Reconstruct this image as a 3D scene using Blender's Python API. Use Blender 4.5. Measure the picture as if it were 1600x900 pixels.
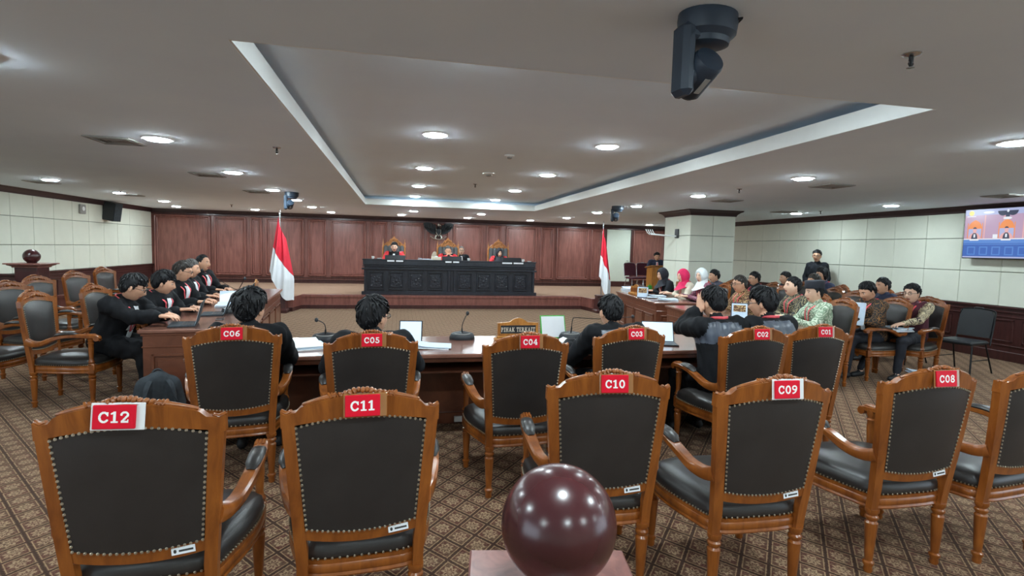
import bpy, bmesh, math, random
import numpy as np
from mathutils import Vector, Matrix

for o in list(bpy.data.objects):
    bpy.data.objects.remove(o, do_unlink=True)
scene = bpy.context.scene
COL = scene.collection
rnd = random.Random(7)
R = math.radians

# ------------------------------------------------------------------ camera
FPX = 832.35
YAW, PITCH, ROLL = 0.209696, 0.0738256, -0.0259456
CAMZ = 1.6
cam_data = bpy.data.cameras.new('camera')
cam_data.sensor_width = 36.0
cam_data.lens = FPX / 1600.0 * 36.0
cam_data.clip_start = 0.05
cam = bpy.data.objects.new('camera', cam_data)
COL.objects.link(cam)
_f = Vector((math.sin(YAW), math.cos(YAW), 0)); _r = Vector((math.cos(YAW), -math.sin(YAW), 0)); _u = Vector((0, 0, 1))
_f2 = _f*math.cos(PITCH) - _u*math.sin(PITCH); _u2 = _u*math.cos(PITCH) + _f*math.sin(PITCH)
_r3 = _r*math.cos(ROLL) - _u2*math.sin(ROLL); _u3 = _u2*math.cos(ROLL) + _r*math.sin(ROLL)
cam.matrix_world = Matrix(((_r3.x, _u3.x, -_f2.x, 0), (_r3.y, _u3.y, -_f2.y, 0), (_r3.z, _u3.z, -_f2.z, CAMZ), (0, 0, 0, 1)))
scene.camera = cam

# ------------------------------------------------------------------ light and exposure
world = bpy.data.worlds.new('world'); scene.world = world
world.use_nodes = True
world.node_tree.nodes['Background'].inputs[0].default_value = (0.72, 0.86, 1.0, 1)
world.node_tree.nodes['Background'].inputs[1].default_value = 1.6   # added cool ambient fill, let in by side openings behind the camera
LAMP = 128.0            # emission of every recessed downlight
LAMP_R = 0.10
vs = scene.view_settings
vs.view_transform = 'Standard'; vs.look = 'None'; vs.gamma = 1.0; vs.use_curve_mapping = False
vs.exposure = 1.03

# ------------------------------------------------------------------ room numbers
XL, XR, YB, YF = -7.3, 9.62, 18.0, -4.5
H = 2.535; HU = 2.74
CX0, CX1, CY0, CY1 = -0.79, 3.27, 2.78, 12.86
ZS = 0.334

# ------------------------------------------------------------------ materials
MATS = {}
class NT:
    def __init__(s, m):
        s.t = m.node_tree; s.n = s.t.nodes; s.l = s.t.links
        s.b = s.n['Principled BSDF']
    def add(s, typ, **kw):
        n = s.n.new(typ)
        for k, v in kw.items(): setattr(n, k, v)
        return n
    def put(s, sock, v):
        if hasattr(v, 'is_output') or isinstance(v, bpy.types.NodeSocket): s.l.new(v, sock)
        else: sock.default_value = v
    def math(s, op, a, b=0.0, c=0.0):
        n = s.add('ShaderNodeMath', operation=op)
        s.put(n.inputs[0], a); s.put(n.inputs[1], b); s.put(n.inputs[2], c)
        return n.outputs[0]
    def coord(s, scale=(1, 1, 1), rot=(0, 0, 0), which='Object'):
        tc = s.add('ShaderNodeTexCoord'); mp = s.add('ShaderNodeMapping')
        mp.inputs['Scale'].default_value = scale; mp.inputs['Rotation'].default_value = rot
        s.l.new(tc.outputs[which], mp.inputs[0]); return mp.outputs[0]
    def noise(s, vec, scale, detail=4, rough=0.55, dist=0.0):
        n = s.add('ShaderNodeTexNoise'); s.l.new(vec, n.inputs['Vector'])
        n.inputs['Scale'].default_value = scale; n.inputs['Detail'].default_value = detail
        n.inputs['Roughness'].default_value = rough; n.inputs['Distortion'].default_value = dist
        return n.outputs['Fac']
    def ramp(s, fac, stops, interp='LINEAR'):
        n = s.add('ShaderNodeValToRGB'); e = n.color_ramp.elements; n.color_ramp.interpolation = interp
        while len(e) < len(stops): e.new(0.5)
        for el, (p, c) in zip(e, stops):
            el.position = p; el.color = (*c, 1)
        s.l.new(fac, n.inputs[0]); return n.outputs[0]
    def mix(s, fac, a, b, mode='MIX'):
        n = s.add('ShaderNodeMix', data_type='RGBA', blend_type=mode)
        s.put(n.inputs[0], fac)
        s.put(n.inputs[6], a if not isinstance(a, tuple) else (*a, 1)); s.put(n.inputs[7], b if not isinstance(b, tuple) else (*b, 1))
        return n.outputs[2]
    def bump(s, h, strength=0.3, dist=0.01):
        n = s.add('ShaderNodeBump'); n.inputs['Strength'].default_value = strength; n.inputs['Distance'].default_value = dist
        s.l.new(h, n.inputs['Height']); s.l.new(n.outputs[0], s.b.inputs['Normal'])

def sc(r, g, b):      # sRGB 0-255 to linear
    f = lambda v: (v/255/12.92 if v/255 <= 0.04045 else ((v/255+0.055)/1.055)**2.4)
    return (f(r), f(g), f(b))

def mat(name, col=(0.5, 0.5, 0.5), rough=0.6, metal=0.0, vary=0.12, scale=14, emit=None, estr=0.0, spec=0.5, coat=0.0, bump=0.0, bscale=60, alpha=None):
    if name in MATS: return MATS[name]
    m = bpy.data.materials.new(name); m.use_nodes = True; t = NT(m); b = t.b
    b.inputs['Roughness'].default_value = rough; b.inputs['Metallic'].default_value = metal
    b.inputs['Specular IOR Level'].default_value = spec; b.inputs['Coat Weight'].default_value = coat
    v = t.coord()
    if vary > 0:
        n = t.noise(v, scale)
        lo = tuple(c*(1-vary) for c in col); hi = tuple(min(1, c*(1+vary)) for c in col)
        t.l.new(t.ramp(n, [(0.3, lo), (0.7, hi)]), b.inputs['Base Color'])
    else: b.inputs['Base Color'].default_value = (*col, 1)
    if bump > 0: t.bump(t.noise(v, bscale, 3), bump, 0.004)
    if emit:
        b.inputs['Emission Color'].default_value = (*emit, 1); b.inputs['Emission Strength'].default_value = estr
    MATS[name] = m; return m

def wood(name, dark, light, rough=0.35, grain=(14, 14, 1.6), coat=0.15, scale=2.2, relief=True):
    m = bpy.data.materials.new(name); m.use_nodes = True; t = NT(m)
    v = t.coord(scale=grain)
    n = t.noise(v, scale, 6, 0.6, 0.6); n2 = t.noise(t.coord(), 1.7, 2)
    f = t.math('ADD', t.math('MULTIPLY', n, 0.75), t.math('MULTIPLY', n2, 0.25))
    t.l.new(t.ramp(f, [(0.3, dark), (0.68, light)]), t.b.inputs['Base Color'])
    t.b.inputs['Roughness'].default_value = rough; t.b.inputs['Coat Weight'].default_value = coat
    t.b.inputs['Coat Roughness'].default_value = 0.2
    if relief: t.bump(n, 0.06, 0.002)
    MATS[name] = m; return m

def batik(name, base, c2, c3, scale=16, thr=0.42):
    m = bpy.data.materials.new(name); m.use_nodes = True; t = NT(m); v = t.coord()
    nz = t.add('ShaderNodeTexNoise'); nz.inputs['Scale'].default_value = 9; t.l.new(v, nz.inputs['Vector'])
    mv = t.add('ShaderNodeVectorMath', operation='MULTIPLY_ADD'); t.l.new(nz.outputs['Color'], mv.inputs[0])
    mv.inputs[1].default_value = (0.12, 0.12, 0.12); t.l.new(v, mv.inputs[2])
    vo = t.add('ShaderNodeTexVoronoi'); vo.inputs['Scale'].default_value = scale; t.l.new(mv.outputs[0], vo.inputs['Vector'])
    w = t.math('FRACT', t.math('MULTIPLY', vo.outputs['Distance'], 3.4))
    a = t.ramp(w, [(0.0, base), (thr, base), (thr+0.05, c2), (0.8, c2), (0.85, c3)], 'LINEAR')
    n = t.noise(v, 7, 2)
    sel = t.ramp(n, [(0.46, (0, 0, 0)), (0.52, (1, 1, 1))])
    t.l.new(t.mix(sel, a, t.mix(0.35, a, base)), t.b.inputs['Base Color'])
    t.b.inputs['Roughness'].default_value = 0.75
    MATS[name] = m; return m

# carpet with a woven lattice of lozenges
def carpet():
    m = bpy.data.materials.new('lattice_carpet'); m.use_nodes = True; t = NT(m)
    tc = t.add('ShaderNodeTexCoord'); sx = t.add('ShaderNodeSeparateXYZ'); t.l.new(tc.outputs['Object'], sx.inputs[0])
    a = t.math('MULTIPLY', sx.outputs[0], 1/0.172); b = t.math('MULTIPLY', sx.outputs[1], 1/0.21)
    fu = t.math('FRACT', t.math('ADD', t.math('ADD', a, b), 400.0)); fv = t.math('FRACT', t.math('ADD', t.math('SUBTRACT', a, b), 400.0))
    du = t.math('SUBTRACT', 0.5, t.math('ABSOLUTE', t.math('SUBTRACT', fu, 0.5)))
    dv = t.math('SUBTRACT', 0.5, t.math('ABSOLUTE', t.math('SUBTRACT', fv, 0.5)))
    d = t.math('MINIMUM', du, dv)
    v = t.coord()
    fine = t.noise(v, 75, 5, 0.7); mid = t.noise(v, 16, 3); big = t.noise(v, 1.1, 2)
    dn = t.math('ADD', d, t.math('MULTIPLY', t.math('SUBTRACT', fine, 0.5), 0.05))
    maroon = sc(92, 50, 48); brown = sc(92, 70, 58)
    field = t.mix(t.ramp(mid, [(0.42, (0, 0, 0)), (0.58, (1, 1, 1))]), maroon, brown)
    # a woven flower in every lozenge
    cu = t.math('SUBTRACT', fu, 0.5); cv = t.math('SUBTRACT', fv, 0.5)
    rr = t.math('SQRT', t.math('ADD', t.math('MULTIPLY', cu, cu), t.math('MULTIPLY', cv, cv)))
    ang = t.math('ARCTAN2', cu, cv)
    pet = t.math('ADD', rr, t.math('MULTIPLY', t.math('COSINE', t.math('MULTIPLY', ang, 8.0)), 0.055))
    wob = t.math('ADD', pet, t.math('MULTIPLY', t.math('SUBTRACT', fine, 0.5), 0.45))
    fl = t.ramp(wob, [(0.05, (1, 1, 1)), (0.09, (0, 0, 0)), (0.15, (0, 0, 0)), (0.19, (1, 1, 1)), (0.25, (1, 1, 1)), (0.30, (0, 0, 0))])
    gold = sc(210, 188, 152)
    c = t.mix(t.math('MULTIPLY', fl, 0.75), field, gold)
    c = t.mix(t.math('MULTIPLY', t.ramp(fine, [(0.5, (0, 0, 0)), (0.62, (1, 1, 1))]), 0.5), c, sc(176, 154, 126))
    edge = t.ramp(dn, [(0.066, (0, 0, 0)), (0.078, (1, 1, 1)), (0.10, (1, 1, 1)), (0.118, (0, 0, 0))])
    c = t.mix(t.math('MULTIPLY', t.math('MULTIPLY', edge, fine), 1.5), c, sc(200, 176, 136))
    line = t.ramp(dn, [(0.035, (1, 1, 1)), (0.062, (0, 0, 0))])
    c = t.mix(t.math('MULTIPLY', line, 0.9), c, sc(46, 34, 32))
    c = t.mix(t.math('MULTIPLY', big, 0.25), c, sc(150, 122, 100))
    c = t.mix(1.0, c, (0.76, 0.68, 0.65), 'MULTIPLY')
    t.l.new(c, t.b.inputs['Base Color']); t.b.inputs['Roughness'].default_value = 0.95
    t.b.inputs['Sheen Weight'].default_value = 0.30; t.b.inputs['Sheen Roughness'].default_value = 0.28; t.b.inputs['Sheen Tint'].default_value = (0.9, 0.72, 0.56, 1)
    t.b.inputs['Specular IOR Level'].default_value = 0.1
    t.bump(fine, 0.5, 0.006)
    MATS['lattice_carpet'] = m; return m

carpet()
mat('stage_carpet', sc(158, 128, 108), 0.95, vary=0.1, scale=30, spec=0.1, bump=0.4, bscale=300)
mat('ceiling_paint', sc(234, 245, 255), 0.85, vary=0.02, scale=1.5, spec=0.2)
mat('fascia_paint', sc(238, 240, 238), 0.7, vary=0.01, spec=0.2)
mat('wall_fabric', sc(220, 222, 208), 0.85, vary=0.03, scale=3, spec=0.15, bump=0.15, bscale=400)
mat('seam_dark', sc(120, 122, 114), 0.9, vary=0.03)
wood('mahogany', sc(102, 58, 52), sc(150, 96, 86), 0.32, (9, 9, 0.9), 0.25, 2.0)
wood('mahogany_dark', sc(50, 26, 26), sc(78, 42, 40), 0.34, (9, 9, 0.9), 0.2, 2.0)
mat('crown_dark', sc(52, 32, 34), 0.45, vary=0.15, scale=5, coat=0.1)
wood('desk_wood', sc(88, 48, 34), sc(128, 76, 54), 0.3, (3, 14, 3), 0.3, 1.6)
wood('desk_top_lit_wood', sc(104, 66, 54), sc(148, 102, 86), 0.2, (2, 14, 3), 0.6, 1.6)  # paler than the desk sides: reflected ceiling light put into the colour
wood('chair_wood', sc(106, 52, 16), sc(164, 94, 36), 0.3, (10, 10, 1.6), 0.35, 2.4)
wood('gold_wood', sc(150, 92, 36), sc(206, 142, 66), 0.4, (9, 9, 2), 0.2, 2.4)
mat('leather', sc(47, 44, 43), 0.36, vary=0.12, scale=9, spec=0.5, bump=0.12, bscale=240)
wood('carved_brown', sc(150, 90, 44), sc(214, 146, 84), 0.4, (9, 9, 2), 0.2, 5)
mat('leather_grey', sc(96, 98, 100), 0.4, vary=0.15, scale=6)
mat('brass', sc(196, 186, 166), 0.35, 0.9, vary=0.2, scale=40)
mat('chrome', sc(205, 208, 212), 0.2, 1.0, vary=0.03)
mat('black_plastic', sc(34, 37, 42), 0.45, vary=0.1)
mat('navy_plastic', sc(40, 52, 66), 0.45, vary=0.08)
mat('black_metal', sc(26, 27, 30), 0.35, 0.3, vary=0.08)
mat('red_plate', sc(222, 14, 44), 0.55, vary=0.04, spec=0.25)
mat('white_plastic', sc(236, 238, 238), 0.4, vary=0.02)
mat('paper', sc(240, 244, 248), 0.8, vary=0.02)
mat('paper_blue', sc(206, 222, 240), 0.8, vary=0.06, scale=30)
mat('letter_white', sc(250, 248, 244), 0.6, vary=0.0)
mat('clear_acrylic', sc(160, 108, 62), 0.1, vary=0.02, coat=0.6)
wood('bench_black', sc(22, 25, 32), sc(44, 49, 60), 0.3, (6, 6, 3), 0.35, 3)
wood('ball_wood', sc(50, 20, 24), sc(78, 36, 38), 0.24, (1.6, 1.6, 0.5), 0.35, 1.6, False)
mat('flag_red', sc(214, 24, 52), 0.6, vary=0.08, scale=5)
mat('flag_white', sc(236, 240, 246), 0.7, vary=0.03, scale=5)
mat('hair_black', (0.011, 0.011, 0.013), 0.5, spec=0.3, vary=0.4, scale=70, bump=0.5, bscale=160)
mat('hair_grey', (0.12, 0.115, 0.11), 0.5, vary=0.5, scale=70, bump=0.5, bscale=160)
mat('hair_brown', (0.03, 0.024, 0.02), 0.45, vary=0.4, scale=70, bump=0.5, bscale=160)
mat('skin', sc(216, 164, 134), 0.5, vary=0.07, scale=20)
mat('skin_light', sc(232, 188, 162), 0.5, vary=0.06, scale=20)
mat('skin_dark', sc(184, 130, 104), 0.5, vary=0.07, scale=20)
mat('lips', sc(164, 92, 84), 0.45, vary=0.05)
mat('eye_white', sc(230, 226, 220), 0.3, vary=0.0)
mat('eye_dark', sc(28, 20, 18), 0.2, vary=0.0)
mat('robe_black', sc(19, 20, 24), 0.8, vary=0.3, scale=9, bump=0.35, bscale=26, spec=0.25)
mat('robe_satin', sc(74, 80, 92), 0.38, vary=0.35, scale=10, bump=0.5, bscale=22)
mat('suit_black', sc(30, 32, 38), 0.85, vary=0.2, scale=9, bump=0.2, bscale=30, spec=0.25)
mat('suit_navy', sc(38, 46, 72), 0.75, vary=0.15, scale=9, bump=0.2, bscale=30)
mat('robe_red', sc(212, 34, 44), 0.6, vary=0.12, scale=9, bump=0.2, bscale=30)
mat('trousers', sc(33, 36, 46), 0.8, vary=0.2, scale=12, bump=0.25, bscale=30)
mat('shoe_black', sc(26, 27, 30), 0.55, vary=0.1)
mat('shoe_pale', sc(196, 192, 186), 0.6, vary=0.1)
mat('shirt_white', sc(232, 234, 238), 0.75, vary=0.04, scale=20)
mat('lanyard', sc(236, 92, 100), 0.6, vary=0.12, scale=40)
mat('hijab_black', sc(32, 34, 44), 0.75, vary=0.15, scale=14, bump=0.3, bscale=30)
mat('hijab_pink', sc(230, 34, 96), 0.7, vary=0.1, scale=14, bump=0.3, bscale=30)
mat('hijab_white', sc(226, 232, 234), 0.7, vary=0.05, scale=14, bump=0.3, bscale=30)
mat('cream_cloth', sc(226, 216, 196), 0.75, vary=0.08, scale=16, bump=0.2, bscale=30)
batik('batik_maroon', sc(112, 46, 70), sc(196, 142, 158), sc(66, 28, 44), 18)
batik('batik_brown', sc(104, 72, 50), sc(206, 172, 118), sc(84, 36, 36), 13)
batik('batik_olive', sc(60, 60, 56), sc(168, 154, 116), sc(40, 38, 40), 12)
batik('batik_green', sc(142, 166, 138), sc(220, 228, 208), sc(92, 112, 90), 11, 0.35)
batik('batik_floral', sc(40, 36, 34), sc(160, 112, 62), sc(66, 52, 44), 14, 0.55)
batik('batik_cream', sc(214, 200, 164), sc(56, 40, 46), sc(128, 100, 84), 13, 0.3)
batik('batik_navy', sc(40, 46, 62), sc(96, 100, 116), sc(30, 30, 40), 22)
mat('maroon_cloth', sc(84, 34, 50), 0.75, vary=0.15, scale=12, bump=0.2, bscale=30)
mat('charcoal_cloth', sc(46, 52, 58), 0.85, vary=0.2, scale=20, bump=0.3, bscale=50)
mat('lamp_glow', (1, 1, 1), 0.5, vary=0, emit=(0.80, 0.95, 1.0), estr=LAMP)
mat('door_cream', sc(214, 222, 208), 0.7, vary=0.02)
mat('vent_grey', sc(150, 148, 144), 0.7, vary=0.05)
mat('vent_dark', sc(60, 58, 56), 0.8, vary=0.05)
mat('green_bag', sc(60, 180, 70), 0.6, vary=0.1)
mat('emblem_black', sc(24, 26, 30), 0.3, 0.5, vary=0.2)
mat('emblem_silver', sc(210, 208, 200), 0.3, 0.9, vary=0.1)
mat('screen_glow', sc(200, 220, 235), 0.3, vary=0, emit=sc(180, 208, 224), estr=0.45)
mat('screen_dark', sc(20, 22, 26), 0.15, vary=0)

# ------------------------------------------------------------------ mesh builder
def V(*a): return np.array(a, float)
class MB:
    def __init__(s): s.v = []; s.f = []; s.m = []; s.sm = []; s.n = 0
    def raw(s, vs, fs, m=0, smooth=False):
        b = s.n
        s.v.extend([tuple(p) for p in vs]); s.n += len(vs)
        for f in fs: s.f.append(tuple(i+b for i in f)); s.m.append(m); s.sm.append(smooth)
    def box(s, lo, hi, m=0, T=None):
        x0, y0, z0 = lo; x1, y1, z1 = hi
        vs = [(x0,y0,z0),(x1,y0,z0),(x1,y1,z0),(x0,y1,z0),(x0,y0,z1),(x1,y0,z1),(x1,y1,z1),(x0,y1,z1)]
        if T is not None: vs = [tuple(T @ Vector(p)) for p in vs]
        s.raw(vs, [(0,3,2,1),(4,5,6,7),(0,1,5,4),(1,2,6,5),(2,3,7,6),(3,0,4,7)], m)
    def bevel_box(s, lo, hi, b, m=0, T=None):
        lo = V(*lo); hi = V(*hi); vs = []; idx = {}
        for sx in (0, 1):
            for sy in (0, 1):
                for sz in (0, 1):
                    c = [(hi if q else lo)[i] for i, q in enumerate((sx, sy, sz))]
                    d = [(-1 if q else 1)*b for q in (sx, sy, sz)]
                    for ax in range(3):   # vertex on the face normal to ax
                        p = [c[i]+(0 if i == ax else d[i]) for i in range(3)]
                        idx[(sx, sy, sz, ax)] = len(vs); vs.append(p)
        g = lambda k: idx[k]; F = []
        for ax in range(3):
            o = [i for i in range(3) if i != ax]
            for q in (0, 1):
                quad = []
                for (a, c2) in ((0,0),(1,0),(1,1),(0,1)):
                    k = [0,0,0]; k[ax] = q; k[o[0]] = a; k[o[1]] = c2
                    quad.append(g((*k, ax)))
                F.append(quad)
        for ax in range(3):               # bevels along edges parallel to ax
            o = [i for i in range(3) if i != ax]
            for a in (0, 1):
                for c2 in (0, 1):
                    k0 = [0,0,0]; k1 = [0,0,0]; k0[o[0]] = k1[o[0]] = a; k0[o[1]] = k1[o[1]] = c2; k1[ax] = 1
                    F.append([g((*k0, o[0])), g((*k1, o[0])), g((*k1, o[1])), g((*k0, o[1]))])
        for sx in (0, 1):
            for sy in (0, 1):
                for sz in (0, 1): F.append([g((sx,sy,sz,0)), g((sx,sy,sz,1)), g((sx,sy,sz,2))])
        ctr = (lo+hi)/2; out = []
        for f in F:
            p = [V(*vs[i]) for i in f]; n = np.cross(p[1]-p[0], p[2]-p[0])
            out.append(f if n @ (sum(p)/len(p)-ctr) > 0 else f[::-1])
        if T is not None: vs = [tuple(T @ Vector(p)) for p in vs]
        s.raw(vs, out, m)
    def rings(s, rs, m=0, smooth=True, closed=True, caps=True):
        k = len(rs[0]); vs = [p for r in rs for p in r]; F = []
        for i in range(len(rs)-1):
            for j in range(k if closed else k-1):
                a = i*k+j; b = i*k+(j+1) % k
                F.append((a, b, b+k, a+k))
        if caps and closed:
            F.append(tuple(range(k-1, -1, -1))); F.append(tuple(range((len(rs)-1)*k, len(rs)*k)))
        s.raw(vs, F, m, smooth)
    def lathe(s, prof, c=(0, 0, 0), n=16, m=0, T=None, sx=1, sy=1):
        rs = [[(c[0]+r*sx*math.cos(2*math.pi*j/n), c[1]+r*sy*math.sin(2*math.pi*j/n), c[2]+z) for j in range(n)] for r, z in prof]
        if T is not None: rs = [[tuple(T @ Vector(p)) for p in r] for r in rs]
        s.rings(rs, m)
    def tube(s, path, rad, n=8, m=0, flat=None, up=(0, 0, 1)):
        P = [V(*p) for p in path]; rs = []
        if not hasattr(rad, '__len__'): rad = [rad]*len(P)
        for i, p in enumerate(P):
            d = P[min(i+1, len(P)-1)]-P[max(i-1, 0)]; d /= (np.linalg.norm(d)+1e-9)
            a = np.cross(d, V(*up))
            if np.linalg.norm(a) < 1e-3: a = np.cross(d, V(1, 0, 0))
            a /= np.linalg.norm(a); b = np.cross(a, d)
            w, h = (rad[i], rad[i]) if flat is None else (rad[i], rad[i]*flat)
            rs.append([tuple(p+a*w*math.cos(2*math.pi*j/n)+b*h*math.sin(2*math.pi*j/n)) for j in range(n)])
        s.rings(rs, m)
    def bar(s, path, w, h, m=0, up=(0, 0, 1)):     # rectangular section
        P = [V(*p) for p in path]; rs = []
        for i, p in enumerate(P):
            d = P[min(i+1, len(P)-1)]-P[max(i-1, 0)]; d /= (np.linalg.norm(d)+1e-9)
            a = np.cross(d, V(*up)); a /= (np.linalg.norm(a)+1e-9); b = np.cross(a, d)
            ww = w[i] if hasattr(w, '__len__') else w; hh = h[i] if hasattr(h, '__len__') else h
            q = [(-1,-.6),(-.7,-1),(.7,-1),(1,-.6),(1,.6),(.7,1),(-.7,1),(-1,.6)]
            rs.append([tuple(p+a*ww/2*x+b*hh/2*y) for x, y in q])
        s.rings(rs, m)
    def ball(s, c, r, n=10, k=8, m=0, T=None, noise=0.0):
        if not hasattr(r, '__len__'): r = (r, r, r)
        rs = []
        for i in range(1, k):
            th = math.pi*i/k
            rs.append([(r[0]*math.sin(th)*math.cos(2*math.pi*j/n), r[1]*math.sin(th)*math.sin(2*math.pi*j/n), -r[2]*math.cos(th)) for j in range(n)])
        vs = [p for q in rs for p in q]; vs = [(0, 0, -r[2])]+vs+[(0, 0, r[2])]; F = []
        for j in range(n): F.append((0, 1+(j+1) % n, 1+j))
        for i in range(k-2):
            for j in range(n):
                a = 1+i*n+j; b = 1+i*n+(j+1) % n; F.append((a, b, b+n, a+n))
        e = len(vs)-1; b0 = 1+(k-2)*n
        for j in range(n): F.append((b0+j, b0+(j+1) % n, e))
        if T is not None: vs = [tuple(T @ Vector(p)) for p in vs]
        vs = [(p[0]+c[0], p[1]+c[1], p[2]+c[2]) for p in vs]
        s.raw(vs, F, m, True)
    def prism(s, poly, axis, lo, hi, m=0, T=None):   # extrude 2-D polygon along axis
        def pt(p, h):
            return {'z': (p[0], p[1], h), 'y': (p[0], h, p[1]), 'x': (h, p[0], p[1])}[axis]
        k = len(poly); vs = [pt(p, lo) for p in poly]+[pt(p, hi) for p in poly]
        F = [tuple(range(k)), tuple(range(2*k-1, k-1, -1))]+[(i, k+i, k+(i+1) % k, (i+1) % k) for i in range(k)]
        if T is not None: vs = [tuple(T @ Vector(p)) for p in vs]
        s.raw(vs, F, m)
    def grid(s, P, m=0, smooth=True, flip=False):    # P[i][j] points
        a = len(P); b = len(P[0]); vs = [p for r in P for p in r]
        F = [(i*b+j, i*b+j+1, (i+1)*b+j+1, (i+1)*b+j) for i in range(a-1) for j in range(b-1)]
        if flip: F = [f[::-1] for f in F]
        s.raw(vs, F, m, smooth)
    def mesh(s, name, mats, sharp=40, fixn=False):
        me = bpy.data.meshes.new(name); me.from_pydata(s.v, [], s.f)
        for k in (mats if isinstance(mats, (list, tuple)) else [mats]): me.materials.append(MATS[k] if isinstance(k, str) else k)
        me.polygons.foreach_set('material_index', s.m); me.polygons.foreach_set('use_smooth', s.sm)
        me.update()
        if fixn:
            bm = bmesh.new(); bm.from_mesh(me); bmesh.ops.recalc_face_normals(bm, faces=bm.faces); bm.to_mesh(me); bm.free()
        if any(s.sm): me.set_sharp_from_angle(angle=R(sharp))
        return me
    def build(s, name, mats, parent=None, sharp=40, fixn=True):
        return link(name, s.mesh(name, mats, sharp, fixn), parent)

def link(name, data, parent=None, loc=None, rz=None):
    o = bpy.data.objects.new(name, data); COL.objects.link(o)
    if parent is not None: o.parent = parent
    if loc is not None: o.location = loc
    if rz is not None: o.rotation_euler = (0, 0, rz)
    return o
def tag(o, label, cat, group=None):
    o['label'] = label; o['category'] = cat
    if group: o['group'] = group
    return o
def thing(name, label, cat, loc=(0, 0, 0), rz=0.0, group=None):
    return tag(link(name, None, None, loc, rz), label, cat, group)
def structure(o, label=None):
    o['kind'] = 'structure'
    if label: o['label'] = label
    return o
def copy_tree(o, parent=None):
    c = o.copy(); COL.objects.link(c); c.parent = parent
    for ch in list(o.children):
        if ch.name.split('.')[0] not in ('number_plate', 'asset_sticker'): copy_tree(ch, c)
    return c

# slab serif lettering, each letter one connected piece
GL = {
 'C': (.80, [('a', .42, .5, .33, .41, 40, 320, .19), ('r', .64, .60, .77, .95)]), '0': (.72, [('a', .36, .5, .265, .41, 0, 360, .19)]),
 '1': (.62, [('r', .21, 0, .41, 1), ('r', .04, 0, .58, .14), ('l', .08, .80, .3, .93, .15)]),
 '2': (.70, [('a', .34, .70, .25, .22, -30, 185, .18), ('l', .55, .6, .14, .1, .18), ('r', .05, 0, .66, .17), ('r', .55, 0, .66, .28)]),
 '3': (.70, [('a', .33, .72, .23, .19, -90, 165, .18), ('a', .33, .29, .26, .21, -165, 90, .18)]),
 '4': (.76, [('r', .42, 0, .6, 1), ('l', .46, .93, .08, .33, .15), ('r', .04, .24, .74, .39), ('r', .3, 0, .72, .12)]),
 '5': (.70, [('r', .12, .82, .6, .98), ('r', .12, .5, .28, .98), ('a', .32, .32, .26, .24, -155, 120, .18)]),
 '6': (.72, [('a', .36, .3, .25, .22, 0, 360, .18), ('a', .62, .36, .51, .56, 95, 185, .18)]),
 '7': (.70, [('r', .06, .82, .64, .98), ('l', .56, .9, .27, .04, .18)]),
 '8': (.72, [('a', .36, .71, .2, .2, 0, 360, .18), ('a', .36, .28, .25, .2, 0, 360, .18)]),
 '9': (.72, [('a', .36, .7, .25, .22, 0, 360, .18), ('a', .10, .64, .51, .56, -85, 5, .18)]),
 'P': (.74, [('r', .1, 0, .28, 1), ('a', .34, .72, .26, .2, -95, 95, .15), ('r', .0, .86, .36, 1), ('r', .1, .45, .36, .6), ('r', 0, 0, .4, .11)]),
 'I': (.55, [('r', .16, 0, .36, 1), ('r', 0, 0, .52, .12), ('r', 0, .88, .52, 1)]),
 'H': (.96, [('r', .1, 0, .28, 1), ('r', .62, 0, .8, 1), ('r', .2, .43, .7, .56), ('r', 0, 0, .38, .1), ('r', 0, .9, .38, 1), ('r', .52, 0, .9, .1), ('r', .52, .9, .9, 1)]),
 'A': (.92, [('l', .12, .03, .42, .95, .13), ('l', .42, .95, .74, .03, .19), ('r', .25, .26, .62, .38), ('r', 0, 0, .28, .1), ('r', .56, 0, .9, .1)]),
 'K': (.94, [('r', .1, 0, .28, 1), ('l', .25, .42, .72, .93, .13), ('l', .38, .56, .74, .06, .19), ('r', 0, 0, .38, .1), ('r', 0, .9, .38, 1), ('r', .56, 0, .9, .1), ('r', .55, .9, .88, 1)]),
 'T': (.82, [('r', .3, 0, .48, 1), ('r', 0, .86, .78, 1), ('r', 0, .68, .1, 1), ('r', .68, .68, .78, 1), ('r', .18, 0, .6, .1)]),
 'E': (.76, [('r', .1, 0, .28, 1), ('r', 0, 0, .7, .13), ('r', 0, .87, .68, 1), ('r', .2, .44, .52, .56), ('r', .59, 0, .7, .3), ('r', .58, .7, .68, 1)]),
 'R': (.92, [('r', .1, 0, .28, 1), ('a', .34, .74, .26, .19, -95, 95, .15), ('r', .0, .87, .36, 1), ('r', .1, .48, .36, .62), ('r', 0, 0, .4, .11), ('l', .4, .52, .76, .05, .18), ('r', .62, 0, .9, .1)])}
_gm = {}
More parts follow.
